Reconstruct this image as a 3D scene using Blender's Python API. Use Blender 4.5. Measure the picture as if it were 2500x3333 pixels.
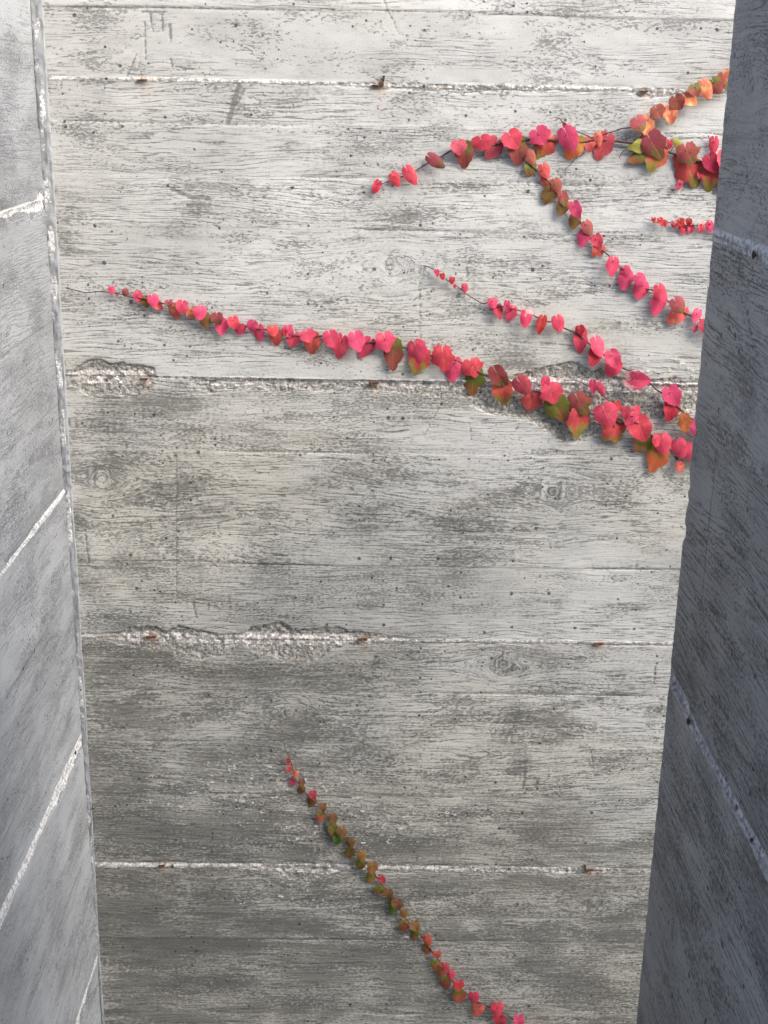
import bpy, math, random
import numpy as np
from mathutils import Vector, Matrix

for o in list(bpy.data.objects):
    bpy.data.objects.remove(o, do_unlink=True)
scene = bpy.context.scene
COL = scene.collection

# ------------------------------------------------------------------ camera
CAM_Y, CAM_Z = -2.2302, 2.4848
RT = Vector((0.99973363, -0.01298928, 0.01907755))
UP = Vector((-0.01409118, 0.31112557, 0.95026434))
FW = Vector((0.01827876, 0.95028004, -0.31085966))
cam = bpy.data.cameras.new('camera')
cam.sensor_fit = 'HORIZONTAL'
cam.sensor_width = 36.0
cam.lens = 59.939
cam.clip_start = 0.02
cam.clip_end = 2000.0
camo = bpy.data.objects.new('camera', cam)
COL.objects.link(camo)
M = Matrix.Identity(4)
for i in range(3):
    M[i][0], M[i][1], M[i][2] = RT[i], UP[i], -FW[i]
M[0][3], M[1][3], M[2][3] = 0.0, CAM_Y, CAM_Z
camo.matrix_world = M
scene.camera = camo

# ------------------------------------------------------------------ sky, sun, exposure
SUN_DIR = Vector((0.62, -0.56, 0.60)).normalized()      # towards the sun
SUN_STRENGTH, SUN_ANGLE = 1.4, 50.0
SKY_STRENGTH, EXPOSURE = 0.14, 2.0
world = bpy.data.worlds.new('World')
scene.world = world
world.use_nodes = True
wn = world.node_tree
wn.nodes.clear()
sky = wn.nodes.new('ShaderNodeTexSky')
sky.sky_type = 'NISHITA'
sky.sun_disc = False
sky.sun_elevation = math.asin(SUN_DIR.z)
sky.sun_rotation = math.atan2(SUN_DIR.x, SUN_DIR.y)
sky.air_density = 1.0
sky.dust_density = 3.0
sky.ozone_density = 1.0
bg = wn.nodes.new('ShaderNodeBackground')
bg.inputs['Strength'].default_value = SKY_STRENGTH
wo = wn.nodes.new('ShaderNodeOutputWorld')
wn.links.new(sky.outputs[0], bg.inputs['Color'])
wn.links.new(bg.outputs[0], wo.inputs['Surface'])
sun = bpy.data.lights.new('sun', 'SUN')
sun.energy = SUN_STRENGTH
sun.angle = math.radians(SUN_ANGLE)
sun.color = (1.0, 0.965, 0.91)
suno = bpy.data.objects.new('sun', sun)
COL.objects.link(suno)
suno.location = (2, -3, 6)
suno.rotation_euler = SUN_DIR.to_track_quat('Z', 'Y').to_euler()
scene.cycles.max_bounces = 5
scene.cycles.diffuse_bounces = 3
scene.view_settings.view_transform = 'Standard'
scene.view_settings.look = 'None'
scene.view_settings.exposure = EXPOSURE
scene.view_settings.gamma = 1.0
scene.view_settings.use_curve_mapping = False

# ------------------------------------------------------------------ measured data (metres on the wall plane: x along, z up)
VINES = {
 'upper': dict(stems=[
  ('main', 2.6, [(0.0258,2.3402), (0.0388,2.3441), (0.0583,2.3517), (0.0823,2.3621), (0.1043,2.3760), (0.1282,2.3872), (0.1464,2.3974), (0.1666,2.4049), (0.1853,2.4035), (0.2075,2.4053), (0.2314,2.4106), (0.2500,2.4110), (0.2684,2.4149), (0.2887,2.4170), (0.3071,2.4160), (0.3238,2.4154), (0.3463,2.4137), (0.3648,2.4144), (0.3833,2.4165), (0.4168,2.4172), (0.4355,2.4161), (0.4638,2.4127), (0.4884,2.4078), (0.5115,2.4001), (0.5308,2.3942), (0.5577,2.3875), (0.5748,2.3851), (0.5959,2.3810), (0.6362,2.3727), (0.6838,2.3681)]),
  ('branch', 1.9, [(0.3805,2.4174), (0.3938,2.4265), (0.4156,2.4332), (0.4265,2.4369), (0.4430,2.4390), (0.4627,2.4482), (0.4928,2.4647), (0.5263,2.4829), (0.5489,2.4982), (0.5751,2.5135), (0.6032,2.5262), (0.6366,2.5406)]),
  ('twig', 1.2, [(0.3814,2.4174), (0.3735,2.4235), (0.3678,2.4255), (0.3565,2.4285), (0.3411,2.4362), (0.3284,2.4457), (0.3216,2.4509), (0.3159,2.4543)]),
  ('twig', 1.2, [(0.3678,2.3984), (0.3589,2.3919), (0.3517,2.3873), (0.3450,2.3764), (0.3343,2.3671)]),
  ('twig', 1.0, [(0.4384,2.4033), (0.4321,2.4005), (0.4287,2.3959), (0.4265,2.3878)]),
  ('twig', 1.0, [(0.5849,2.4149), (0.5771,2.4184), (0.5723,2.4290)]),
  ('twig', 1.0, [(0.5351,2.3472), (0.5264,2.3397), (0.5199,2.3378)]),
  ('branch', 1.9, [(0.2577,2.4048), (0.2621,2.3924), (0.2683,2.3817), (0.2887,2.3677), (0.2994,2.3556), (0.3132,2.3450), (0.3257,2.3251), (0.3359,2.3125), (0.3478,2.3035), (0.3691,2.2817), (0.3788,2.2651), (0.3891,2.2541), (0.4108,2.2356), (0.4240,2.2255), (0.4323,2.2162), (0.4436,2.2069), (0.4672,2.1883), (0.4858,2.1733), (0.5055,2.1679), (0.5283,2.1510), (0.5468,2.1397), (0.5632,2.1303), (0.5795,2.1229), (0.6078,2.1117), (0.6485,2.0967)]),
  ], leaves="""
0.0211 2.3396 0.0139 2.3231 0.0149 R 1
0.0479 2.3518 0.0576 2.3348 0.0196 P 1
0.0719 2.3609 0.0865 2.3386 0.0214 P 1
0.1113 2.3827 0.1338 2.3678 0.0204 M 1
0.1550 2.4067 0.1594 2.3889 0.0278 S 1
0.1652 2.3994 0.1665 2.3656 0.0316 N 0
0.1918 2.4145 0.1963 2.3968 0.0370 Q 1
0.2170 2.4075 0.2051 2.3817 0.0316 S 0
0.2415 2.4216 0.2564 2.4023 0.0352 Q 1
0.2542 2.4082 0.2589 2.3724 0.0335 N 0
0.2863 2.4273 0.2985 2.4080 0.0352 Q 1
0.3058 2.4132 0.2910 2.3792 0.0326 L 0
0.3345 2.4265 0.3484 2.3982 0.0333 Q 1
0.3515 2.4140 0.3394 2.3833 0.0335 O 0
0.3751 2.4157 0.3745 2.3969 0.0186 A 1
0.3875 2.4239 0.3925 2.4062 0.0148 A 1
0.4007 2.4167 0.3881 2.3833 0.0326 S 0
0.4665 2.4108 0.4370 2.4058 0.0224 Y 0
0.4696 2.3965 0.4388 2.3833 0.0243 G 0
0.4751 2.4202 0.4975 2.3875 0.0390 M 1
0.4899 2.3996 0.4777 2.3669 0.0374 L 0
0.5090 2.4164 0.5090 2.4057 0.0121 R 1
0.5201 2.4166 0.5344 2.4035 0.0130 Y 1
0.5370 2.4053 0.5496 2.3804 0.0373 M 1
0.5400 2.3852 0.5639 2.3411 0.0450 L 0
0.5318 2.3502 0.5282 2.3379 0.0122 S 1
0.5833 2.4187 0.5837 2.3954 0.0167 Q 1
0.5787 2.3899 0.5920 2.3685 0.0280 K 1
0.5825 2.3733 0.5846 2.3332 0.0301 L 0
0.5636 2.3671 0.5630 2.3580 0.0094 R 1
0.6043 2.3958 0.6053 2.3670 0.0317 Q 1
0.6248 2.3782 0.6264 2.3456 0.0356 S 1
0.6141 2.3594 0.6137 2.3264 0.0339 L 0
0.6527 2.3805 0.6580 2.3498 0.0356 M 1
0.3307 2.4423 0.3302 2.4361 0.0067 K 1
0.4513 2.4499 0.4620 2.4333 0.0296 M 1
0.4689 2.4502 0.4644 2.4268 0.0240 E 1
0.4812 2.4689 0.4889 2.4541 0.0258 F 1
0.5035 2.4676 0.5111 2.4448 0.0249 E 1
0.5121 2.4844 0.5228 2.4680 0.0258 F 1
0.5302 2.4882 0.5478 2.4781 0.0221 E 1
0.5407 2.5041 0.5467 2.4894 0.0239 N 1
0.5559 2.5079 0.5674 2.4854 0.0239 E 1
0.5721 2.5117 0.5849 2.4945 0.0257 N 1
0.5894 2.5224 0.6007 2.5018 0.0257 E 1
0.6121 2.5332 0.6215 2.5143 0.0275 N 1
0.2745 2.3928 0.2848 2.3751 0.0186 F 1
0.2785 2.3745 0.2757 2.3555 0.0215 G 0
0.2997 2.3713 0.3073 2.3534 0.0196 T 1
0.3037 2.3537 0.3093 2.3383 0.0169 A 0
0.3217 2.3473 0.3285 2.3292 0.0197 F 1
0.3143 2.3338 0.3044 2.3098 0.0245 B 0
0.3343 2.3266 0.3402 2.3078 0.0178 M 1
0.3374 2.3113 0.3301 2.2918 0.0217 B 0
0.3551 2.3096 0.3651 2.2880 0.0207 P 1
0.3587 2.2905 0.3553 2.2690 0.0209 B 0
0.3790 2.2786 0.3878 2.2602 0.0199 M 1
0.3758 2.2619 0.3706 2.2394 0.0219 P 0
0.3970 2.2565 0.4049 2.2389 0.0199 P 1
0.4044 2.2398 0.3920 2.2254 0.0220 A 0
0.4275 2.2167 0.4250 2.1911 0.0220 P 1
0.4495 2.2048 0.4553 2.1916 0.0191 P 1
0.4540 2.1933 0.4493 2.1665 0.0270 P 0
0.4736 2.1919 0.4853 2.1779 0.0221 P 1
0.4824 2.1757 0.4757 2.1515 0.0290 Q 0
0.5108 2.1726 0.5165 2.1516 0.0212 P 1
0.5151 2.1560 0.5062 2.1230 0.0271 Q 0
0.5427 2.1501 0.5561 2.1310 0.0271 M 1
0.5540 2.1335 0.5317 2.1107 0.0292 A 0
0.5832 2.1315 0.5771 2.1139 0.0174 P 1
0.5827 2.1063 0.5798 2.0964 0.0107 P 1
0.5985 2.1143 0.6045 2.0929 0.0253 P 1
0.6228 2.1050 0.6271 2.0816 0.0273 Q 1
"""),
 'small': dict(stems=[
  ('main', 1.3, [(0.4769,2.2918), (0.4857,2.2892), (0.4975,2.2847), (0.5107,2.2850), (0.5202,2.2861), (0.5339,2.2817), (0.5491,2.2819), (0.5682,2.2814), (0.5833,2.2826), (0.6291,2.2815)]),
  ], leaves="""
0.4926 2.2907 0.4926 2.2842 0.0079 K 1
0.5036 2.2890 0.5073 2.2789 0.0117 K 1
0.5124 2.2860 0.5141 2.2772 0.0091 P 1
0.5277 2.2848 0.5305 2.2743 0.0108 W 1
0.5378 2.2878 0.5425 2.2786 0.0148 K 1
0.5446 2.2778 0.5486 2.2648 0.0156 Q 0
0.5529 2.2890 0.5538 2.2797 0.0117 K 1
0.5588 2.2790 0.5600 2.2659 0.0130 P 0
0.5764 2.2820 0.5740 2.2671 0.0123 W 1
0.5896 2.2831 0.5910 2.2683 0.0152 P 1
0.6068 2.2816 0.6083 2.2668 0.0161 Q 1
"""),
 'middle': dict(stems=[
  ('main', 1.9, [(0.1035,2.2052), (0.1122,2.2025), (0.1239,2.1942), (0.1376,2.1849), (0.1474,2.1794), (0.1631,2.1701), (0.1790,2.1580), (0.1928,2.1496), (0.2066,2.1412), (0.2162,2.1423), (0.2417,2.1360), (0.2631,2.1325), (0.2847,2.1270), (0.3026,2.1186), (0.3205,2.1112), (0.3302,2.1113), (0.3523,2.1000), (0.3723,2.0925), (0.3930,2.0766), (0.4011,2.0718), (0.4259,2.0535), (0.4589,2.0332), (0.4772,2.0265), (0.4936,2.0188), (0.5084,2.0070), (0.5233,1.9942), (0.5359,1.9864), (0.5509,1.9735), (0.5681,1.9595), (0.5810,1.9485), (0.6024,1.9336), (0.6471,1.9075)]),
  ('twig', 0.8, [(0.0745,2.2207), (0.0812,2.2171), (0.0852,2.2105), (0.0873,2.2040)]),
  ('twig', 1.4, [(0.4609,1.9952), (0.4676,1.9979), (0.4811,2.0016)]),
  ('twig', 1.0, [(0.5226,1.9323), (0.5367,1.9315), (0.5505,1.9327), (0.5697,1.9412), (0.5821,1.9480)]),
  ('twig', 0.9, [(0.5434,2.0126), (0.5558,2.0068), (0.5658,2.0060)]),
  ], leaves="""
0.1251 2.1958 0.1268 2.1864 0.0095 K 1
0.1349 2.1894 0.1359 2.1808 0.0099 K 1
0.1527 2.1830 0.1511 2.1735 0.0109 K 1
0.1579 2.1730 0.1572 2.1660 0.0061 W 1
0.1742 2.1707 0.1766 2.1587 0.0119 P 1
0.2233 2.1461 0.2278 2.1327 0.0183 P 1
0.2324 2.1343 0.2391 2.1150 0.0184 K 0
0.2495 2.1417 0.2503 2.1263 0.0125 K 1
0.2588 2.1299 0.2530 2.1094 0.0194 P 0
0.2832 2.1249 0.2817 2.1001 0.0222 W 1
0.3119 2.1138 0.3046 2.0888 0.0174 R 1
0.3380 2.1152 0.3452 2.0930 0.0232 Q 1
0.3788 2.1017 0.3806 2.0891 0.0165 R 1
0.3820 2.0885 0.3838 2.0477 0.0244 P 0
0.4096 2.0778 0.4193 2.0514 0.0253 P 1
0.4104 2.0595 0.4024 2.0335 0.0245 K 0
0.4376 2.0557 0.4503 2.0311 0.0274 P 1
0.4455 2.0372 0.4354 2.0131 0.0295 Q 0
0.4773 2.0126 0.5119 2.0112 0.0325 W 1
0.5482 1.9907 0.5634 1.9647 0.0326 P 1
0.5542 1.9676 0.5503 1.9329 0.0308 K 0
0.5764 1.9426 0.5790 1.9150 0.0219 C 1
0.6013 1.9328 0.6058 1.9062 0.0299 P 1
0.6222 1.9229 0.6234 1.8899 0.0319 Q 1
"""),
 'long': dict(stems=[
  ('main', 2.6, [(-0.5144,2.1563), (-0.4994,2.1528), (-0.4806,2.1483), (-0.4633,2.1515), (-0.4442,2.1509), (-0.4290,2.1492), (-0.4177,2.1475), (-0.3988,2.1411), (-0.3836,2.1399), (-0.3741,2.1377), (-0.3494,2.1324), (-0.3380,2.1288), (-0.3228,2.1242), (-0.3037,2.1226), (-0.2924,2.1161), (-0.2712,2.1145), (-0.2656,2.1107), (-0.2388,2.1015), (-0.2119,2.0961), (-0.2021,2.0933), (-0.1713,2.0890), (-0.1462,2.0835), (-0.1210,2.0810), (-0.1075,2.0793), (-0.0765,2.0789), (-0.0415,2.0746), (-0.0260,2.0738), (0.0071,2.0695), (0.0266,2.0678), (0.0716,2.0610), (0.1188,2.0490), (0.1581,2.0417), (0.1800,2.0322), (0.2160,2.0159), (0.2279,2.0131), (0.2641,1.9977), (0.3021,1.9882), (0.3201,1.9845), (0.3589,1.9649), (0.3730,1.9625), (0.4138,1.9479), (0.4648,1.9314), (0.4812,1.9255), (0.5247,1.9077), (0.5580,1.8938), (0.5849,1.8859), (0.6098,1.8780), (0.6618,1.8621)]),
  ('branch', 1.3, [(0.3582,2.0086), (0.3819,2.0080), (0.3983,1.9992), (0.4147,1.9915), (0.4313,1.9796), (0.4461,1.9677), (0.4588,1.9578), (0.4733,1.9499), (0.4826,1.9337)]),
  ('twig', 1.0, [(0.5275,1.9221), (0.5516,1.9205), (0.5760,1.9167), (0.5970,1.9068)]),
  ('twig', 0.9, [(0.5808,1.8650), (0.5795,1.8566), (0.5851,1.8838)]),
  ], leaves="""
-0.4354 2.1565 -0.4339 2.1466 0.0124 P 1
-0.4263 2.1468 -0.4265 2.1424 0.0042 P 1
-0.4118 2.1522 -0.4094 2.1421 0.0124 M 1
-0.3910 2.1468 -0.3897 2.1321 0.0162 P 1
-0.3785 2.1381 -0.3743 2.1228 0.0182 B 0
-0.3636 2.1425 -0.3584 2.1273 0.0201 P 1
-0.3623 2.1345 -0.3481 2.1199 0.0182 A 0
-0.3371 2.1353 -0.3355 2.1258 0.0143 M 1
-0.3291 2.1245 -0.3240 2.1033 0.0221 A 0
-0.3133 2.1319 -0.3158 2.1136 0.0211 P 1
-0.2985 2.1192 -0.2950 2.1042 0.0212 A 0
-0.2820 2.1228 -0.2834 2.1039 0.0230 P 1
-0.2756 2.1100 -0.2732 2.0890 0.0222 B 0
-0.2534 2.1127 -0.2509 2.0963 0.0230 M 1
-0.2469 2.0998 -0.2464 2.0774 0.0232 P 0
-0.2257 2.1064 -0.2221 2.0900 0.0202 P 1
-0.2142 2.0935 -0.2173 2.0779 0.0203 Q 0
-0.1920 2.1002 -0.1951 2.0842 0.0202 P 1
-0.1822 2.0891 -0.1805 2.0663 0.0203 Q 0
-0.1574 2.0920 -0.1546 2.0775 0.0203 P 1
-0.1522 2.0818 -0.1520 2.0583 0.0233 T 0
-0.1381 2.0894 -0.1362 2.0788 0.0087 K 1
-0.1304 2.0915 -0.1266 2.0741 0.0174 P 1
-0.1212 2.0775 -0.1256 2.0572 0.0223 P 0
-0.0976 2.0853 -0.0917 2.0688 0.0280 P 1
-0.0882 2.0751 -0.0901 2.0436 0.0282 T 0
-0.0579 2.0820 -0.0510 2.0597 0.0290 P 1
-0.0377 2.0700 -0.0442 2.0374 0.0282 P 0
-0.0134 2.0798 -0.0043 2.0536 0.0300 P 1
0.0091 2.0669 -0.0062 2.0406 0.0273 P 0
0.0389 2.0788 0.0492 2.0531 0.0359 P 1
0.0540 2.0608 0.0530 2.0178 0.0332 N 0
0.0928 2.0643 0.1033 2.0359 0.0350 P 1
0.1014 2.0480 0.0905 2.0131 0.0381 L 0
0.1398 2.0543 0.1449 2.0198 0.0380 P 1
0.1606 2.0331 0.1569 1.9992 0.0323 P 0
0.1922 2.0344 0.2050 2.0108 0.0371 P 1
0.1965 2.0178 0.1955 1.9712 0.0393 G 0
0.2369 2.0203 0.2560 1.9906 0.0313 M 1
0.2488 1.9936 0.2534 1.9598 0.0365 L 0
0.2789 2.0040 0.2978 1.9823 0.0324 S 1
0.3032 1.9753 0.2967 1.9489 0.0376 T 0
0.3240 2.0077 0.3211 1.9897 0.0167 K 1
0.3328 1.9919 0.3423 1.9648 0.0394 P 1
0.3434 1.9659 0.3635 1.9305 0.0436 G 0
0.3844 1.9740 0.4033 1.9439 0.0405 M 1
0.3878 1.9426 0.3866 1.9005 0.0408 L 0
0.4322 1.9555 0.4463 1.9262 0.0436 P 1
0.4531 1.9231 0.4664 1.8930 0.0440 L 0
0.4699 1.9561 0.4692 1.9388 0.0169 K 1
0.4885 1.9585 0.4945 1.9464 0.0159 Q 1
0.4846 1.9452 0.4700 1.9286 0.0218 P 1
0.4956 1.9331 0.5105 1.8975 0.0408 P 1
0.5139 1.9025 0.4916 1.8793 0.0341 G 0
0.5317 1.9071 0.5272 1.8895 0.0200 Q 1
0.5400 1.9031 0.5487 1.8732 0.0300 P 1
0.5379 1.8800 0.5233 1.8380 0.0372 O 0
0.5698 1.8953 0.5793 1.8685 0.0280 P 1
0.5783 1.8570 0.5779 1.8392 0.0161 A 1
0.5976 1.8874 0.6024 1.8584 0.0341 P 1
0.6243 1.8816 0.6257 1.8463 0.0381 L 1
0.4091 2.0025 0.4103 1.9845 0.0148 K 1
0.4203 1.9977 0.4369 1.9728 0.0148 Q 1
0.4551 1.9670 0.4600 1.9550 0.0119 R 1
"""),
 'lower': dict(stems=[
  ('main', 1.8, [(-0.1417,1.2846), (-0.1400,1.2675), (-0.1329,1.2515), (-0.1275,1.2353), (-0.1258,1.2211), (-0.1168,1.1966), (-0.1041,1.1803), (-0.0950,1.1680), (-0.0749,1.1455), (-0.0565,1.1206), (-0.0380,1.0957), (-0.0194,1.0663), (0.0013,1.0388), (0.0221,1.0112), (0.0449,0.9791), (0.0549,0.9625), (0.0799,0.9322), (0.0938,0.8993), (0.1134,0.8706), (0.1349,0.8440), (0.1609,0.8038), (0.1769,0.7790), (0.1932,0.7517), (0.2074,0.7312), (0.2355,0.7014), (0.2636,0.6784), (0.2854,0.6669), (0.3172,0.6531), (0.3354,0.6391), (0.3598,0.6205), (0.4053,0.5781)]),
  ], leaves="""
-0.1335 1.2478 -0.1345 1.2376 0.0099 S 1
-0.1318 1.2299 -0.1336 1.2167 0.0117 S 1
-0.1192 1.2189 -0.1210 1.2066 0.0117 A 1
-0.1251 1.1986 -0.1261 1.1838 0.0145 S 0
-0.1084 1.2006 -0.1066 1.1853 0.0136 F 1
-0.1079 1.1799 -0.1152 1.1668 0.0164 B 0
-0.0866 1.1732 -0.0848 1.1567 0.0167 S 1
-0.0879 1.1557 -0.0933 1.1369 0.0183 B 0
-0.0665 1.1455 -0.0656 1.1299 0.0168 F 1
-0.0704 1.1236 -0.0731 1.1047 0.0205 U 0
-0.0472 1.1207 -0.0435 1.1019 0.0188 F 1
-0.0455 1.0965 -0.0481 1.0743 0.0202 G 0
-0.0287 1.0926 -0.0276 1.0726 0.0229 F 1
-0.0343 1.0766 -0.0396 1.0532 0.0221 V 0
-0.0119 1.0664 -0.0099 1.0462 0.0199 B 1
-0.0117 1.0407 -0.0153 1.0225 0.0213 G 0
0.0115 1.0411 0.0145 1.0209 0.0200 B 1
0.0099 1.0163 0.0093 0.9947 0.0208 G 0
0.0332 1.0125 0.0354 0.9899 0.0223 B 1
0.0318 0.9863 0.0302 0.9657 0.0205 G 0
0.0523 0.9804 0.0600 0.9679 0.0158 P 1
0.0485 0.9568 0.0460 0.9392 0.0221 G 0
0.0672 0.9519 0.0685 0.9345 0.0206 F 1
0.0706 0.9285 0.0690 0.9153 0.0103 G 0
0.0855 0.9270 0.0879 0.9046 0.0244 F 1
0.0766 0.9121 0.0790 0.8889 0.0198 V 0
0.1002 0.8996 0.1006 0.8830 0.0192 B 1
0.0992 0.8724 0.1017 0.8497 0.0218 U 0
0.1225 0.8744 0.1288 0.8533 0.0208 F 1
0.1235 0.8503 0.1222 0.8290 0.0199 G 0
0.1481 0.8412 0.1535 0.8199 0.0205 T 1
0.1493 0.8123 0.1499 0.7915 0.0191 U 0
0.1702 0.8020 0.1716 0.7873 0.0187 T 1
0.1666 0.7773 0.1683 0.7556 0.0201 U 0
0.1863 0.7772 0.1879 0.7579 0.0201 S 1
0.1798 0.7569 0.1814 0.7362 0.0183 U 0
0.2005 0.7534 0.2022 0.7339 0.0188 P 1
0.1902 0.7329 0.1930 0.7070 0.0231 U 0
0.2167 0.7318 0.2193 0.7122 0.0240 Q 1
0.2193 0.7031 0.2213 0.6752 0.0281 U 0
0.2497 0.7009 0.2525 0.6789 0.0241 Q 1
0.2624 0.6673 0.2527 0.6426 0.0262 A 0
0.3002 0.6734 0.3034 0.6454 0.0281 Q 1
0.3084 0.6407 0.3056 0.6171 0.0273 P 0
0.3472 0.6458 0.3495 0.6199 0.0224 P 1
0.3749 0.6201 0.3783 0.5940 0.0254 Q 1
"""),
}
SPALLS = [
(2.0, [(-0.520,-0.0007), (-0.513,0.0077), (-0.493,0.0218), (-0.460,0.0294), (-0.434,0.0255), (-0.401,0.0205), (-0.369,0.0155), (-0.362,0.0002), (-0.294,-0.0009), (-0.098,0.0023), (0.027,0.0021), (0.175,0.0067), (0.251,0.0102), (0.284,0.0141), (0.316,0.0268), (0.359,0.0330), (0.420,0.0218), (0.503,0.0143), (0.585,0.0090)], [(-0.521,0.0118), (-0.511,0.0155), (-0.485,0.0318), (-0.452,0.0257), (-0.404,0.0360), (-0.376,0.0205), (-0.362,0.0042), (-0.316,0.0068), (-0.273,0.0217), (-0.240,0.0289), (-0.207,0.0189), (-0.180,0.0135), (-0.147,0.0252), (-0.120,0.0220), (-0.043,0.0113), (0.011,0.0115), (0.066,0.0190), (0.121,0.0293), (0.165,0.0247), (0.209,0.0430), (0.238,0.0595), (0.310,0.0640), (0.339,0.0966), (0.362,0.1077), (0.401,0.1048), (0.433,0.0894), (0.482,0.0715), (0.580,0.0473), (0.671,0.0232)]),
(1.5, [(-0.527,0.0017), (-0.451,0.0065), (-0.428,0.0206), (-0.387,0.0212), (-0.365,0.0089), (-0.341,0.0249), (-0.306,0.0191), (-0.260,0.0103), (-0.220,0.0108), (-0.202,0.0249), (-0.156,0.0287), (-0.121,0.0197), (-0.040,0.0227), (0.018,0.0128), (0.106,0.0038), (0.604,0.0016)], [(-0.527,0.0059), (-0.435,0.0161), (-0.354,0.0290), (-0.302,0.0449), (-0.249,0.0276), (-0.220,0.0132), (-0.197,0.0333), (-0.174,0.0317), (-0.145,0.0505), (-0.121,0.0566), (-0.092,0.0447), (-0.051,0.0250), (-0.028,0.0132), (0.106,0.0076), (0.311,0.0061), (0.605,0.0074)]),
(1.0, [(-0.529,0.0095), (-0.159,0.0106), (0.088,0.0089), (0.649,0.0047)], [(-0.530,0.0019), (-0.234,0.0074), (-0.160,0.0152), (-0.135,0.0294), (-0.098,0.0362), (-0.048,0.0213), (-0.017,0.0080), (0.213,0.0114), (0.400,0.0123), (0.650,0.0112)]),
(2.5, [(-0.533,0.0034), (-0.149,0.0011), (0.029,0.0007), (0.258,0.0051), (0.431,0.0065), (0.462,0.0051), (0.513,0.0037)], [(-0.533,0.0014), (-0.149,0.0046), (0.029,0.0080), (0.156,0.0094), (0.258,0.0084), (0.427,0.0052), (0.453,0.0135), (0.494,0.0146), (0.524,0.0058)]),
]
BLOTCHES = [
(0.338,2.607,0.030,0.028,0.60),
(0.151,2.618,0.035,0.019,0.70),
(-0.296,2.308,0.031,0.015,1.00),
(0.162,2.346,0.078,0.011,0.60),
(-0.339,2.269,0.029,0.021,0.60),
(-0.327,2.312,0.031,0.020,0.40),
(-0.498,2.227,0.031,0.036,0.70),
(0.059,2.294,0.042,0.026,0.60),
(0.178,2.192,0.021,0.032,0.60),
(0.344,2.345,0.131,0.025,0.40),
(0.441,2.097,0.097,0.010,0.60),
(0.276,2.045,0.120,0.019,0.80),
(0.226,2.069,0.081,0.022,0.50),
(-0.221,2.461,0.010,0.029,1.00),
(0.029,2.482,0.092,0.015,0.50),
(0.157,2.465,0.128,0.012,0.40),
(-0.314,2.066,0.081,0.033,0.45),
(-0.391,2.145,0.064,0.043,0.40),
(-0.151,2.149,0.133,0.021,0.45),
(0.045,2.200,0.032,0.021,0.50),
(-0.317,1.944,0.109,0.034,0.50),
(-0.373,1.904,0.137,0.068,0.45),
(-0.344,1.789,0.089,0.035,0.55),
(-0.471,1.810,0.033,0.047,0.55),
(0.128,1.749,0.141,0.030,0.60),
(-0.009,1.817,0.112,0.029,0.50),
(-0.439,1.650,0.142,0.030,0.60),
(-0.349,1.639,0.114,0.024,0.55),
(0.103,1.627,0.086,0.031,0.50),
(-0.512,1.679,0.025,0.133,0.55),
(-0.098,1.885,0.138,0.029,0.45),
(0.294,1.822,0.084,0.035,0.50),
(0.434,1.818,0.112,0.018,0.40),
(-0.155,1.654,0.034,0.024,0.70),
(-0.331,1.847,0.022,0.173,0.35),
(0.171,1.641,0.034,0.024,0.60),
(0.499,1.561,0.035,0.009,0.80),
(-0.437,1.451,0.087,0.029,0.80),
(-0.407,1.321,0.101,0.040,0.80),
(-0.488,1.220,0.060,0.102,0.70),
(-0.157,1.416,0.147,0.032,0.50),
(-0.134,1.311,0.066,0.053,0.70),
(0.368,1.317,0.072,0.040,1.00),
(0.174,1.207,0.055,0.041,0.80),
(-0.190,1.085,0.184,0.084,0.60),
(-0.441,1.207,0.033,0.034,1.00),
(-0.367,1.083,0.159,0.042,0.75),
(0.332,1.091,0.123,0.077,0.60),
(0.489,1.050,0.136,0.025,0.70),
(0.087,1.046,0.185,0.028,0.60),
(-0.327,1.181,0.121,0.041,0.60),
(-0.007,1.226,0.096,0.048,0.55),
(-0.428,1.090,0.067,0.042,0.80),
(0.324,1.243,0.024,0.041,0.80),
(-0.277,1.256,0.120,0.034,0.50),
(0.482,1.405,0.071,0.033,0.45),
(-0.442,0.896,0.081,0.073,0.95),
(-0.350,0.816,0.189,0.037,0.90),
(-0.446,0.792,0.076,0.045,1.00),
(-0.160,0.870,0.201,0.030,0.70),
(-0.034,0.758,0.128,0.084,0.80),
(0.219,0.843,0.101,0.030,0.80),
(0.089,0.953,0.137,0.020,0.80),
(-0.353,0.717,0.166,0.038,0.90),
(-0.162,0.665,0.142,0.039,0.60),
(0.473,0.838,0.140,0.037,0.70),
(0.339,0.970,0.162,0.020,0.85),
(0.382,0.762,0.103,0.046,0.60),
(0.514,0.709,0.103,0.039,0.70),
(-0.285,0.898,0.063,0.059,0.80),
(0.128,0.683,0.161,0.046,0.60),
(-0.420,0.639,0.129,0.039,0.80),
(0.311,0.904,0.088,0.066,0.50),
(-0.035,0.922,0.125,0.044,0.60),
]
KNOTS = [
(-0.471,1.810,0.0200),
(0.045,2.200,0.0180),
(0.351,1.799,0.0203),
(0.277,1.451,0.0247),
(-0.133,1.341,0.0154),
(0.487,0.913,0.0164),
(0.581,1.359,0.0096),
]
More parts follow.
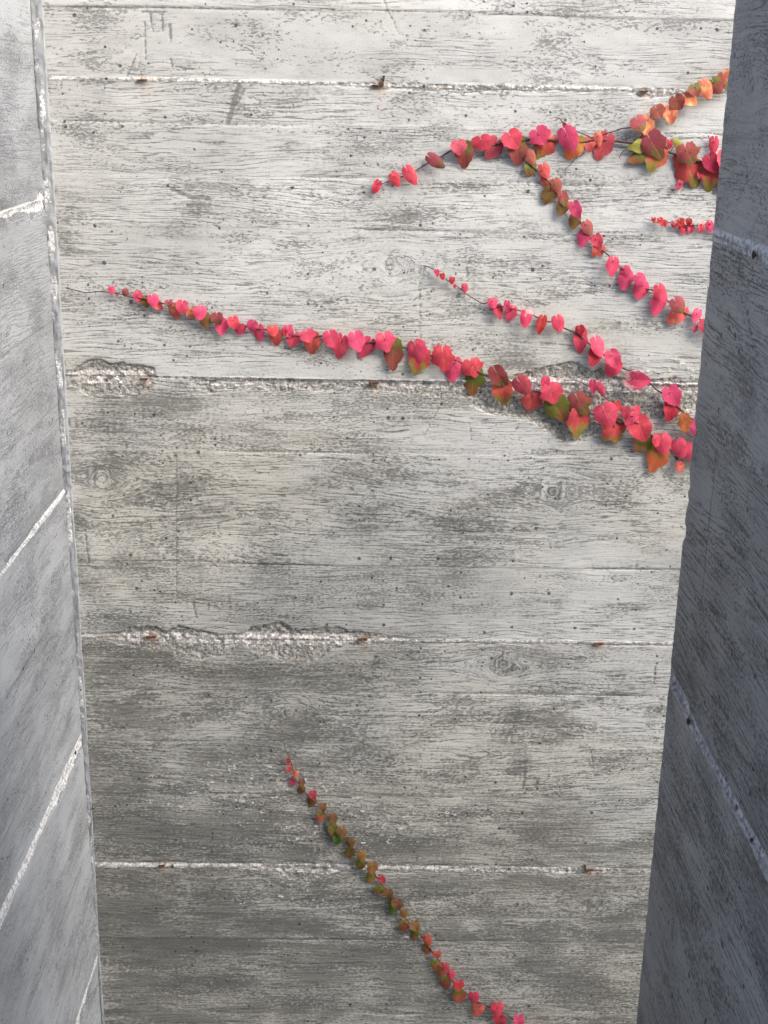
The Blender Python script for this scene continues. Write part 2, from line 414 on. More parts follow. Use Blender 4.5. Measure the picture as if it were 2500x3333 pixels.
MARKS = [
(-0.365,2.604,-0.328,2.604,0.0015,1.0),
(-0.353,2.601,-0.350,2.577,0.0012,0.8),
(-0.334,2.601,-0.333,2.576,0.0015,0.9),
(-0.322,2.585,-0.321,2.562,0.0022,1.0),
(-0.362,2.589,-0.363,2.532,0.0017,0.6),
(-0.322,2.533,-0.320,2.521,0.0020,0.8),
(-0.313,2.520,-0.285,2.517,0.0015,0.8),
(-0.377,2.539,-0.394,2.503,0.0013,0.6),
(-0.373,2.532,-0.371,2.506,0.0023,0.5),
(-0.211,2.492,-0.229,2.436,0.0043,0.9),
(-0.200,2.490,-0.215,2.463,0.0025,0.6),
(-0.327,2.326,-0.301,2.313,0.0031,0.9),
(-0.301,2.313,-0.265,2.311,0.0036,0.9),
(-0.301,2.300,-0.294,2.297,0.0026,0.8),
(0.026,2.629,0.052,2.578,0.0020,0.6),
(0.022,2.601,0.028,2.554,0.0015,0.3),
(-0.333,1.859,-0.342,1.584,0.0008,0.6),
(-0.261,1.731,-0.263,1.653,0.0008,0.4),
(0.096,2.196,0.102,2.067,0.0027,0.5),
(-0.505,1.703,-0.502,1.649,0.0023,0.7),
(-0.311,1.569,-0.306,1.541,0.0023,0.9),
(-0.322,1.572,-0.302,1.571,0.0011,0.7),
(0.178,1.767,0.186,1.714,0.0014,0.6),
(0.569,1.451,0.570,1.412,0.0021,0.8),
(0.331,1.223,0.330,1.188,0.0024,1.0),
(0.332,1.206,0.357,1.206,0.0015,0.9),
(0.357,1.206,0.355,1.187,0.0024,1.0),
(0.311,1.376,0.298,1.283,0.0015,0.5),
(0.112,1.900,0.143,1.963,0.0011,0.5),
(0.194,1.924,0.198,1.895,0.0011,0.6),
(0.278,1.914,0.285,1.931,0.0008,0.5),
(0.178,2.202,0.181,2.181,0.0037,0.6),
(0.458,1.272,0.467,1.231,0.0015,0.6),
(-0.422,2.048,-0.420,2.023,0.0016,0.3),
(-0.337,2.332,-0.286,2.303,0.0008,0.4),
]
TIES = [
(-0.370,2.4983,0.0182,0),
(0.018,2.4971,0.0213,1),
(0.460,2.4964,0.0143,0),
(-0.387,1.9965,0.0152,0),
(0.020,1.9959,0.0186,0),
(-0.393,1.5003,0.0209,0),
(0.007,1.5012,0.0198,0),
(0.456,1.4983,0.0188,0),
(-0.390,1.0010,0.0148,0),
(0.472,1.0000,0.0200,-1),
]

# ------------------------------------------------------------------ numpy noise
def _hash(ix, iy, seed):
    h = (ix.astype(np.int64) * 374761393 + iy.astype(np.int64) * 668265263 + seed * 974634777) & 0xFFFFFFFF
    h = ((h ^ (h >> 13)) * 1274126177) & 0xFFFFFFFF
    h = h ^ (h >> 16)
    return (h & 0xFFFFFF).astype(np.float64) / float(0xFFFFFF)

def vnoise(x, y, seed=0):
    ix, iy = np.floor(x), np.floor(y)
    fx, fy = x - ix, y - iy
    fx = fx * fx * (3 - 2 * fx); fy = fy * fy * (3 - 2 * fy)
    a = _hash(ix, iy, seed); b = _hash(ix + 1, iy, seed)
    c = _hash(ix, iy + 1, seed); d = _hash(ix + 1, iy + 1, seed)
    return (a * (1 - fx) + b * fx) * (1 - fy) + (c * (1 - fx) + d * fx) * fy

def fbm(x, y, seed=0, octv=4, rough=0.5):
    s = np.zeros_like(x); a, t = 1.0, 0.0
    for k in range(octv):
        s += a * vnoise(x, y, seed + 17 * k); t += a
        x = x * 2.03 + 3.7; y = y * 2.03 + 1.9; a *= rough
    return s / t

def sstep(a, b, x):
    t = np.clip((x - a) / (b - a), 0, 1)
    return t * t * (3 - 2 * t)

# ------------------------------------------------------------------ node helpers
class NT:
    def __init__(self, mat):
        mat.use_nodes = True
        self.t = mat.node_tree
        self.t.nodes.clear()
    def n(self, typ, **kw):
        nd = self.t.nodes.new(typ)
        for k, v in kw.items():
            setattr(nd, k, v)
        return nd
    def put(self, sock, v):
        if isinstance(v, bpy.types.NodeSocket):
            self.t.links.new(v, sock)
        else:
            sock.default_value = v
    def math(self, op, a, b=0.0, c=None, clamp=False):
        nd = self.n('ShaderNodeMath', operation=op, use_clamp=clamp)
        self.put(nd.inputs[0], a); self.put(nd.inputs[1], b)
        if c is not None: self.put(nd.inputs[2], c)
        return nd.outputs[0]
    def mr(self, x, a, b, c=0.0, d=1.0, smooth=True):
        nd = self.n('ShaderNodeMapRange', interpolation_type='SMOOTHSTEP' if smooth else 'LINEAR')
        for i, v in enumerate((x, a, b, c, d)):
            self.put(nd.inputs[i], v)
        return nd.outputs[0]
    def mul3(self, v, s, off=(0, 0, 0)):
        nd = self.n('ShaderNodeVectorMath', operation='MULTIPLY_ADD')
        self.put(nd.inputs[0], v); nd.inputs[1].default_value = s; nd.inputs[2].default_value = off
        return nd.outputs[0]
    def noise(self, v, scale=1.0, detail=2.0, rough=0.5, dist=0.0):
        nd = self.n('ShaderNodeTexNoise')
        self.put(nd.inputs['Vector'], v)
        nd.inputs['Scale'].default_value = scale
        nd.inputs['Detail'].default_value = detail
        nd.inputs['Roughness'].default_value = rough
        nd.inputs['Distortion'].default_value = dist
        return nd.outputs[0]
    def vor(self, v, scale, feature='F1'):
        nd = self.n('ShaderNodeTexVoronoi', feature=feature, voronoi_dimensions='2D')
        self.put(nd.inputs['Vector'], v)
        nd.inputs['Scale'].default_value = scale
        return nd
    def mix(self, f, a, b, blend='MIX'):
        nd = self.n('ShaderNodeMix', data_type='RGBA', blend_type=blend)
        self.put(nd.inputs[0], f)
        for s, v in ((nd.inputs[6], a), (nd.inputs[7], b)):
            if isinstance(v, tuple) and len(v) == 3: v = (*v, 1.0)
            self.put(s, v)
        return nd.outputs[2]
    def attr(self, name):
        return self.n('ShaderNodeAttribute', attribute_name=name)
    def sep(self, v):
        nd = self.n('ShaderNodeSeparateXYZ'); self.put(nd.inputs[0], v); return nd.outputs

def concrete(name, pale, grey, dark, stain, agg_lo, agg_hi, line=1.0, fleck=1.0, rough=0.85, warm=0.3):
    m = bpy.data.materials.new(name)
    N = NT(m)
    gco = N.attr('gco').outputs['Vector']          # along grain, across grain (warped), board id
    uv = N.attr('wuv').outputs['Vector']           # plain wall coordinates
    k1 = N.sep(N.attr('msk').outputs['Vector'])    # weathered grey plus painted light fall-off, broken face, scrape mark
    k2 = N.sep(N.attr('mskb').outputs['Vector'])   # joint mortar, rust, board tone
    k3 = N.sep(N.attr('mskc').outputs['Vector'])   # pale-to-grey, grain visibility, fleck density
    k4 = N.sep(uv)                                 # z: warm tint
    n5 = N.noise(N.mul3(uv, (150, 150, 0), (1, 8, 0)), 1, 3, 0.7)
    fine = N.noise(N.mul3(uv, (520, 520, 0)), 1, 1, 0.6)
    # growth-ring lines printed by the boards
    n1 = N.noise(N.mul3(gco, (12.0, 190.0, 7.3)), 1, 2, 0.65)
    n2 = N.noise(N.mul3(gco, (26.0, 520.0, 5.1), (3, 0, 0)), 1, 1, 0.6)
    gs = N.sep(gco)
    ph = N.math('ADD', N.math('MULTIPLY', gs[1], 142.0), N.math('ADD', N.math('MULTIPLY', N.noise(N.mul3(gco, (5.0, 48.0, 3.7)), 1, 2, 0.6), 5.2), N.math('MULTIPLY', n1, 1.1)))
    rg1 = N.math('ABSOLUTE', N.math('SUBTRACT', N.math('FRACT', ph), 0.5))
    L1 = N.math('MULTIPLY', N.mr(rg1, 0.05, 0.21, 1.0, 0.0), N.math('MULTIPLY', k3[1], N.mr(n2, 0.36, 0.54, 0.1, 1.0)))
    L2 = N.math('MULTIPLY', N.mr(n2, 0.56, 0.66), N.math('MULTIPLY', k3[1], 0.7))
    lines = N.math('MULTIPLY', N.math('MAXIMUM', L1, L2), N.mr(n5, 0.36, 0.52, 0.25, 1.0))
    # dark flecks where the cement skin has come off along the grain
    n3 = N.noise(N.mul3(gco, (150.0, 400.0, 9.7), (0, 7, 0)), 1, 3, 0.62)
    fl = N.mr(N.math('ADD', n3, k3[2]), 0.60, 0.655)
    fl = N.math('MULTIPLY', fl, fleck)
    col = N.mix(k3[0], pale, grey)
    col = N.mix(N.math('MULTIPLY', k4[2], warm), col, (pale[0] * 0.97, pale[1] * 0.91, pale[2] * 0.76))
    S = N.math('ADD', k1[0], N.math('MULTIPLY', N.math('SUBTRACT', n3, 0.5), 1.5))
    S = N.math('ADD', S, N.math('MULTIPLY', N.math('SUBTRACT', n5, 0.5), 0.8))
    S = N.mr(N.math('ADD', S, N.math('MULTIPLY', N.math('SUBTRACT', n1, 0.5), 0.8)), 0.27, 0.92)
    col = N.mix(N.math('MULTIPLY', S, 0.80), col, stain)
    col = N.mix(N.math('MULTIPLY', lines, 0.86 * line), col, dark)
    col = N.mix(N.math('MULTIPLY', fl, 0.58), col, dark)
    # scrapes and drips
    mk = N.mr(N.math('ADD', k1[2], N.math('MULTIPLY', N.math('SUBTRACT', n5, 0.5), 1.9)), 0.24, 0.66)
    col = N.mix(N.math('MULTIPLY', mk, 0.66), col, dark)
    tone = N.n('ShaderNodeHueSaturation')
    N.put(tone.inputs['Color'], col)
    N.put(tone.inputs['Value'], k2[2])
    col = tone.outputs[0]
    # broken concrete and pale mortar
    v1 = N.vor(uv, 210.0)
    rnd = N.sep(v1.outputs['Color'])
    ag = N.mix(N.mr(rnd[0], 0.05, 0.75), agg_lo, agg_hi)
    ag = N.mix(N.mr(rnd[1], 0.6, 1.0, 0.0, 0.7), ag, (agg_hi[0], agg_hi[1] * 0.91, agg_hi[2] * 0.84))
    ag = N.mix(N.mr(v1.outputs['Distance'], 0.35, 0.85, 0.0, 0.45), ag, dark)
    asp = N.mr(N.math('ADD', k1[1], N.math('MULTIPLY', N.math('SUBTRACT', n5, 0.5), 0.9)), 0.38, 0.58)
    brk = N.mix(N.mr(n5, 0.36, 0.62), stain, (grey[0] * 0.98, grey[1] * 0.93, grey[2] * 0.87))
    brk = N.mix(N.mr(rnd[2], 0.72, 0.95, 0.0, 0.30), brk, agg_hi)
    col = N.mix(asp, col, brk)
    amo = N.mr(N.math('ADD', k2[0], N.math('MULTIPLY', N.math('SUBTRACT', n5, 0.5), 1.0)), 0.36, 0.56)
    col = N.mix(amo, col, ag)
    # air holes, the shade inside them painted as dark colour
    pa = N.vor(N.mul3(uv, (1, 1, 0), (11, 5, 0)), 42.0)
    pr = N.sep(pa.outputs['Color'])
    wob = N.math('MULTIPLY', N.math('SUBTRACT', n5, 0.5), 0.07)
    rad = N.math('MULTIPLY', N.mr(pr[0], 0.60, 1.0, 0.0, 0.105, False), N.mr(k3[2], -0.12, 0.06, 0.25, 1.1))
    pit = N.mr(N.math('SUBTRACT', N.math('ADD', pa.outputs['Distance'], wob), rad), -0.014, 0.010, 1.0, 0.0)
    pb = N.vor(N.mul3(uv, (1, 1, 0), (2, 9, 0)), 15.0)
    pr2 = N.sep(pb.outputs['Color'])
    rad2 = N.mr(pr2[1], 0.68, 1.0, 0.0, 0.055, False)
    pit2 = N.mr(N.math('SUBTRACT', N.math('ADD', pb.outputs['Distance'], N.math('MULTIPLY', wob, 1.5)), rad2), -0.006, 0.006, 1.0, 0.0)
    pits = N.math('MAXIMUM', pit, pit2)
    col = N.mix(N.math('MULTIPLY', pits, 0.85), col, (dark[0] * 0.3, dark[1] * 0.3, dark[2] * 0.29))
    # rust bleeding from the ties
    ru = N.math('MULTIPLY', k2[1], N.mr(n5, 0.3, 0.6, 0.35, 1.0))
    col = N.mix(ru, col, (0.55, 0.27, 0.09))
    col = N.mix(N.mr(fine, 0.3, 0.7, 0.0, 0.18), col, dark)
    # relief
    h = N.math('MULTIPLY', lines, -0.6)
    h = N.math('ADD', h, N.math('MULTIPLY', fl, -0.6))
    h = N.math('ADD', h, N.math('MULTIPLY', fine, 0.3))
    rg = N.math('MULTIPLY', N.math('MAXIMUM', asp, amo), N.math('SUBTRACT', 0.9, v1.outputs['Distance']))
    h = N.math('ADD', h, N.math('MULTIPLY', rg, 1.4))
    bp = N.n('ShaderNodeBump')
    bp.inputs['Strength'].default_value = 0.8
    bp.inputs['Distance'].default_value = 0.0011
    N.put(bp.inputs['Height'], h)
    b = N.n('ShaderNodeBsdfPrincipled')
    N.put(b.inputs['Base Color'], col)
    N.put(b.inputs['Roughness'], rough)
    b.inputs['Specular IOR Level'].default_value = 0.3
    N.put(b.inputs['Normal'], bp.outputs[0])
    o = N.n('ShaderNodeOutputMaterial')
    N.t.links.new(b.outputs[0], o.inputs[0])
    return m

MAT_BACK = concrete('board_marked_concrete', (0.685, 0.680, 0.650), (0.495, 0.492, 0.466), (0.135, 0.134, 0.124), (0.180, 0.175, 0.152),
                    (0.40, 0.37, 0.34), (0.92, 0.89, 0.85), warm=0.34)
MAT_LEFT = concrete('sky_tinted_grey_concrete', (0.415, 0.428, 0.441), (0.305, 0.315, 0.325), (0.125, 0.13, 0.135), (0.178, 0.184, 0.190),
                    (0.50, 0.50, 0.50), (0.84, 0.84, 0.83), line=0.55, fleck=0.8, rough=0.65, warm=0.12)  # base colours carry some blue of the sky light, painted in
MAT_RIGHT = concrete('shaded_grey_concrete', (0.365, 0.365, 0.365), (0.25, 0.25, 0.25), (0.076, 0.076, 0.076), (0.122, 0.122, 0.122),
                     (0.30, 0.31, 0.34), (0.60, 0.61, 0.65), line=1.05, fleck=0.95, rough=0.7, warm=0.12)  # base colours darkened for the shade on this face turned from the sun

def plain(name, c1, c2, scale, rough=0.9, bump=0.0015):
    m = bpy.data.materials.new(name); N = NT(m)
    g = N.n('ShaderNodeNewGeometry').outputs['Position']
    a = N.noise(g, scale, 5, 0.6); f = N.noise(g, scale * 23, 3, 0.6)
    col = N.mix(N.mr(a, 0.3, 0.7), c1, c2)
    bp = N.n('ShaderNodeBump'); bp.inputs['Distance'].default_value = bump; bp.inputs['Strength'].default_value = 0.7
    N.put(bp.inputs['Height'], N.math('ADD', a, N.math('MULTIPLY', f, 0.5)))
    b = N.n('ShaderNodeBsdfPrincipled'); N.put(b.inputs['Base Color'], col); b.inputs['Roughness'].default_value = rough
    N.put(b.inputs['Normal'], bp.outputs[0])
    o = N.n('ShaderNodeOutputMaterial'); N.t.links.new(b.outputs[0], o.inputs[0])
    return m

MAT_CORE = plain('plain_concrete', (0.42, 0.42, 0.40), (0.30, 0.30, 0.29), 6.0)
MAT_GROUND = plain('gravel_ground', (0.30, 0.29, 0.27), (0.20, 0.195, 0.18), 9.0, bump=0.01)
MAT_RUST = plain('rusty_iron', (0.13, 0.05, 0.024), (0.06, 0.028, 0.018), 260.0, bump=0.0006)
MAT_STEM = plain('creeper_bark', (0.10, 0.035, 0.028), (0.055, 0.03, 0.022), 160.0, 0.7, 0.0005)
MAT_STALK = plain('red_leaf_stalk', (0.30, 0.05, 0.05), (0.20, 0.05, 0.035), 90.0, 0.6, 0.0003)

# ------------------------------------------------------------------ object helpers
def link(o, parent=None):
    COL.objects.link(o)
    if parent is not None:
        o.parent = parent
    return o

def thing(name, label, cat, loc, group=None):
    o = bpy.data.objects.new(name, None)
    o.empty_display_size = 0.1
    o.location = loc
    o['label'] = label; o['category'] = cat
    if group: o['group'] = group
    return link(o)

def grid_object(name, X, Y, Z, attrs, mat, parent, ox, oy, oz):
    r, c = X.shape
    me = bpy.data.meshes.new(name)
    nv, nf = r * c, (r - 1) * (c - 1)
    me.vertices.add(nv)
    co = np.stack([X - ox, Y - oy, Z - oz], -1).reshape(-1).astype(np.float32)
    me.vertices.foreach_set('co', co)
    i = np.arange(nv, dtype=np.int32).reshape(r, c)
    q = np.stack([i[:-1, :-1], i[:-1, 1:], i[1:, 1:], i[1:, :-1]], -1).reshape(-1)
    me.loops.add(nf * 4); me.loops.foreach_set('vertex_index', q)
    me.polygons.add(nf)
    me.polygons.foreach_set('loop_start', np.arange(nf, dtype=np.int32) * 4)
    me.polygons.foreach_set('use_smooth', np.ones(nf, dtype=bool))
    for k, a in attrs.items():
        at = me.attributes.new(k, 'FLOAT_VECTOR', 'POINT')
        at.data.foreach_set('vector', np.ascontiguousarray(a.reshape(-1), dtype=np.float32))
    me.materials.append(mat)
    me.update(calc_edges=True)
    return link(bpy.data.objects.new(name, me), parent)

def mesh_object(name, verts, faces, mat, parent=None, smooth=False):
    me = bpy.data.meshes.new(name)
    me.from_pydata(verts, [], faces)
    if smooth:
        me.polygons.foreach_set('use_smooth', np.ones(len(faces), dtype=bool))
    if mat: me.materials.append(mat)
    me.update()
    return link(bpy.data.objects.new(name, me), parent)

def box_data(x0, x1, y0, y1, z0, z1):
    v = [(x, y, z) for z in (z0, z1) for y in (y0, y1) for x in (x0, x1)]
    f = [(0, 2, 3, 1), (4, 5, 7, 6), (0, 1, 5, 4), (2, 6, 7, 3), (0, 4, 6, 2), (1, 3, 7, 5)]
    return v, f

def tube_data(pts, rads, seg=7):
    vs, fs = [], []
    n = len(pts)
    for i, p in enumerate(pts):
        d = (pts[min(i + 1, n - 1)] - pts[max(i - 1, 0)]).normalized()
        a = d.cross(Vector((0, 1, 0)))
        if a.length < 1e-4: a = Vector((1, 0, 0))
        a.normalize(); b = d.cross(a)
        for k in range(seg):
            t = 2 * math.pi * k / seg
            vs.append(p + a * (rads[i] * math.cos(t)) + b * (rads[i] * math.sin(t)))
    for i in range(n - 1):
        for k in range(seg):
            k2 = (k + 1) % seg
            fs.append((i * seg + k, i * seg + k2, (i + 1) * seg + k2, (i + 1) * seg + k))
    fs.append(tuple(range(seg))[::-1]); fs.append(tuple((n - 1) * seg + k for k in range(seg)))
    return vs, fs

# ------------------------------------------------------------------ cast walls as displaced grids
def axis_steps(spans):
    out = [spans[0][0]]
    for a, b, st in spans:
        n = max(1, int(round((b - a) / st)))
        out += list(a + (b - a) * (np.arange(n) + 1) / n)
    return np.array(out)

def grain_field(U, V, boards, knots, seed):
    bid = np.searchsorted(np.array(boards), V).astype(float)
    w = (fbm(U * 1.3 + bid * 5.1, V * 5.0, seed, 3) - 0.5) * 0.055
    w += (fbm(U * 5.0 + bid * 3.3, V * 16.0, seed + 5, 3) - 0.5) * 0.014
    G = V + w
    for (ku, kv, kr) in knots:
        du, dv = U - ku, V - kv
        near = (np.abs(du) < kr * 14) & (np.abs(dv) < kr * 9)
        if not near.any(): continue
        sgn = np.tanh(dv / (0.25 * kr))
        bul = sgn * kr * 1.15 * np.exp(-(du / (kr * 2.6)) ** 2) * np.exp(-np.abs(dv) / (kr * 2.0))
        Gf = G - bul
        d = np.sqrt((du / 1.25) ** 2 + dv ** 2) * (1 + 0.18 * (vnoise(U * 90, V * 90, seed + 9) - 0.5))
        m = np.exp(-(d / (kr * 0.95)) ** 4)
        G = np.where(near, Gf * (1 - m) + (kv + 0.8 * d) * m, G)
    return G, bid

def wall_fields(U, V, joints, boards, knots, blotches, marks, spalls, rust, seed, joint_hw=0.0034, base_stain=0.25, lift_wear_shade=None, jscale=None, flakes=()):
    G, bid = grain_field(U, V, boards, knots, seed)
    pid = np.searchsorted(np.array(joints), V)
    D = (fbm(U * 2.0, V * 2.0, seed + 20, 3) - 0.5) * 0.004 + (fbm(U * 30, V * 60, seed + 21, 3) - 0.5) * 0.0012
    D += (_hash(bid, bid * 0 + pid, seed + 3) - 0.5) * 0.0016
    st = np.full(U.shape, base_stain)
    wob = 0.55 + 0.9 * fbm(U * 9, V * 14, seed + 30, 4)
    wx = (fbm(U * 7, V * 11, seed + 31, 3) - 0.5) * 0.06
    wz = (fbm(U * 6, V * 12, seed + 32, 3) - 0.5) * 0.035
    for (bx, bz, rx, rz, s) in blotches:
        i0, i1 = np.searchsorted(V[:, 0], (bz - 3 * rz - .04, bz + 3 * rz + .04))
        if i1 <= i0: continue
        r_ = slice(i0, i1)
        q = ((U[r_] + wx[r_] - bx) / rx) ** 2 + ((V[r_] + wz[r_] - bz) / rz) ** 2
        st[r_] = np.maximum(st[r_], base_stain + s * 0.54 * np.exp(-q * 0.75) * wob[r_])
    for (kx, kz, kr) in knots:
        q = ((U - kx) ** 2 + (V - kz) ** 2) / (kr * 1.1) ** 2
        st = np.maximum(st, 0.36 * np.exp(-q ** 2) * wob + 0.15)
        D -= 0.0010 * np.exp(-q)
    mk = np.zeros(U.shape)
    for (x0, z0, x1, z1, hw, s) in marks:
        hw = max(hw * 1.35, 0.0026)
        L2 = (x1 - x0) ** 2 + (z1 - z0) ** 2
        i0, i1 = np.searchsorted(V[:, 0], (min(z0, z1) - .02, max(z0, z1) + .02))
        if i1 <= i0: continue
        Ur, Vr = U[i0:i1], V[i0:i1]
        t = np.clip(((Ur - x0) * (x1 - x0) + (Vr - z0) * (z1 - z0)) / L2, 0, 1)
        d = np.hypot(Ur - x0 - t * (x1 - x0), Vr - z0 - t * (z1 - z0))
        mk[i0:i1] = np.maximum(mk[i0:i1], s * np.clip(1.25 - d / hw, 0, 1))
    U1 = U[:1]
    for bi, bz in enumerate(boards):
        gate = sstep(0.55, 0.68, fbm(U1 * 3.5 + bi * 9.1, U1 * 0 + bi * 2.2, seed + 45, 3))
        wv = (fbm(U1 * 2.5, U1 * 0 + bi, seed + 46, 2) - 0.5) * 0.008
        mk = np.maximum(mk, 0.62 * gate * np.exp(-((V - bz - wv) / 0.0015) ** 2))
        D -= 0.0012 * gate * np.exp(-((V - bz - wv) / 0.0018) ** 2)
    D -= mk * 0.0007
    sp = np.zeros(U.shape); mo = np.zeros(U.shape)
    e1 = (fbm(U * 45, V * 45, seed + 40, 4, 0.6) - 0.5)
    rough = fbm(U * 130, V * 130, seed + 41, 3, 0.65) - 0.5
    e2 = (fbm(U * 16, V * 16, seed + 44, 3) - 0.5) * 0.014
    e2n = fbm(U * 12, V * 12, seed + 47, 2)
    mvar = 0.5 + 0.75 * fbm(U * 22, V * 40, seed + 61, 3)
    for j in joints:
        prof = [s for s in spalls if abs(s[0] - j) < 1e-3]
        dz = V - j
        if prof:
            tp = np.array(prof[0][1]); bt = np.array(prof[0][2])
            top = np.interp(U1, tp[:, 0], tp[:, 1]); bot = np.interp(U1, bt[:, 0], bt[:, 1])
        else:
            top = 0.003 + 0.016 * sstep(0.55, 0.8, fbm(U1 * 6, U1 * 0 + j * 9, seed + 50, 3))
            bot = 0.003 + 0.022 * sstep(0.52, 0.8, fbm(U1 * 5, U1 * 0 + j * 7, seed + 51, 3))
        top = np.maximum(top, 0.0025); bot = np.maximum(bot, 0.0025)
        ed = (e1 * 0.020 + e2) * np.clip(np.maximum(top, bot) / 0.02, 0.15, 1.0)
        ins = np.minimum(top - dz, bot + dz) + ed                     # metres inside the broken zone
        near = np.abs(dz) < 0.14
        m = np.where(near, sstep(-0.0008, 0.0020, ins), 0)
        big = np.clip((np.where(dz > 0, top, bot) - 0.004) / 0.012, 0, 1)
        dep = (0.0011 + 0.0022 * np.clip(ins / 0.012, 0, 1)) * big + 0.0005
        D = D - m * (dep - rough * 0.0040 * (0.25 + big))
        sp = np.maximum(sp, m * (0.35 + 0.65 * big))
        crk = np.where(near, np.exp(-((ins - 0.0012) / 0.0021) ** 2), 0) * big * (0.35 + 0.9 * e2n)
        mk = np.maximum(mk, 0.95 * crk); D = D - 0.0022 * crk
        # pale mortar that squeezed through the joint
        hw = joint_hw * (jscale[joints.index(j)] if jscale else 1.0) * (0.35 + 1.3 * fbm(U1 * 14, U1 * 0 + j, seed + 60, 3)) + 0.72 * np.where(dz > 0, np.minimum(top, .016), np.minimum(bot, .022)) * big
        p = np.where(near, sstep(1.0, 0.35, np.abs(dz) / np.maximum(hw, 1e-4)), 0)
        p = p * mvar
        mo = np.maximum(mo, p)
        D = D + np.where(near, np.exp(-(dz / 0.0030) ** 2), 0) * (0.0016 + 0.002 * rough)
    for (fx, fz, rx, rz, am) in flakes:
        q = np.exp(-(((U - fx) / rx) ** 2 + ((V - fz) / rz) ** 2))
        fk = sstep(0.60, 0.70, fbm(U * 95 + fz * 9, V * 170, seed + 63, 3, 0.6) * (0.72 + 0.34 * q)) * sstep(0.12, 0.4, q) * am * 0.62
        mo = np.maximum(mo, fk); D = D + 0.0012 * fk
    ru = np.zeros(U.shape)
    for (rx, rz, w, l) in rust:
        dd = rz - V
        ru = np.maximum(ru, 0.42 * np.exp(-((U - rx - w * 0.2) / (w * 0.45)) ** 2) * np.where(dd > -0.006, np.exp(-np.maximum(dd, 0) / l), 0))
    tone = 0.93 + 0.14 * _hash(bid, pid * 1.0, seed + 70) + 0.06 * (fbm(U * 3, V * 3, seed + 71, 2) - 0.5)
    # low-frequency character of the cement skin
    bs = bid * 7.7 + pid * 3.1
    big = fbm(U * 2.6 + 3, V * 3.0 + 1, seed + 80, 4, 0.55)
    mid = fbm(U * 11 + 5, V * 19, seed + 81, 4, 0.6)
    streak = fbm(U * 6 + bs, G * 55, seed + 82, 4, 0.62)
    base = np.clip(0.75 * sstep(0.36, 0.66, big) + 1.1 * (mid - 0.45) + 0.3 * (streak - 0.5), 0, 1)
    st = st + 0.45 * (streak - 0.5) + 0.75 * (mid - 0.5)
    vis = 0.28 + 0.72 * sstep(0.34, 0.58, fbm(U * 4.2 + bs, G * 20 + 2, seed + 83, 3, 0.6))
    den = (fbm(U * 8.5 + bs, G * 30 + 4, seed + 84, 4, 0.65) - 0.52) * 0.62 + np.clip(st, 0, 1) * 0.07 - 0.012
    wrm = sstep(0.46, 0.70, fbm(U * 3.1 + 7, V * 3.9 + 7, seed + 85, 3))
    if lift_wear_shade is not None:                     # weathering of each lift, with painted light fall-off: darker downwards and to the left
        lw = np.array(lift_wear_shade)[np.clip(pid, 0, len(lift_wear_shade) - 1)] * (0.65 + 0.7 * fbm(U * 2.2, V * 4.0, seed + 88, 3))
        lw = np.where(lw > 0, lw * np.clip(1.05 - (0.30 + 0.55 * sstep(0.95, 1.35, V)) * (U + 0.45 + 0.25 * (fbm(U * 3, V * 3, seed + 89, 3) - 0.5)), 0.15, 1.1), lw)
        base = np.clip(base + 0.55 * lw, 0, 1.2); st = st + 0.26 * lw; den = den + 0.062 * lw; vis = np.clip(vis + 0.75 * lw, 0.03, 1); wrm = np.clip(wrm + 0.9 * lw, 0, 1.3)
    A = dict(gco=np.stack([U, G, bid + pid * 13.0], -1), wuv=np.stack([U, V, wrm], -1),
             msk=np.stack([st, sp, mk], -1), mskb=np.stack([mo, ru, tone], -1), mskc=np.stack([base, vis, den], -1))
    return D, A

def cast_wall(root, X0, Y0, NX, NY, us, zs, joints, D, A, mat, seam=0.006):
    """split the displaced face into its cast panels and the mortar joints between them"""
    ox, oy, oz = root.location
    Z = np.repeat(zs[:, None], len(us), 1)
    X = X0 + NX * D; Y = Y0 + NY * D
    cuts = [0]
    for j in joints:
        a = int(np.argmin(np.abs(zs - (j - seam)))); b = int(np.argmin(np.abs(zs - (j + seam))))
        cuts += [a, b]
    cuts.append(len(zs) - 1)
    for k in range(len(cuts) - 1):
        a, b = cuts[k], cuts[k + 1] + 1
        if b - a < 2: continue
        nm = 'panel' if k % 2 == 0 else 'mortar_joint'
        grid_object(nm, X[a:b], Y[a:b], Z[a:b], {q: v[a:b] for q, v in A.items()}, mat, root, ox, oy, oz)

# ---- ground
g = mesh_object('ground', [(-400, -400, 0), (400, -400, 0), (400, 400, 0), (-400, 400, 0)], [(0, 1, 2, 3)], MAT_GROUND)
g['kind'] = 'structure'; g['label'] = 'gravel ground below the concrete walls'

# ---- added wall behind the viewer, unseen, to shade the lower back wall
SHADE_WALL_Y, SHADE_WALL_TOP = -3.2, 5.5
shade_wall = thing('concrete_wall', 'tall plain concrete wall added unseen behind the viewer to shade the lower back wall', 'wall', (0.0, SHADE_WALL_Y, 0.0))
for k in range(8):
    z0, z1 = SHADE_WALL_TOP / 8 * k + 0.004, SHADE_WALL_TOP / 8 * (k + 1) - 0.004
    v, f = box_data(-6.0, 6.0, -0.30, 0.0, z0, z1)
    mesh_object('panel', v, f, MAT_CORE, shade_wall)
v, f = box_data(-5.98, 5.98, -0.28, -0.012, 0.0, SHADE_WALL_TOP - 0.01)
mesh_object('wall_core', v, f, MAT_CORE, shade_wall)

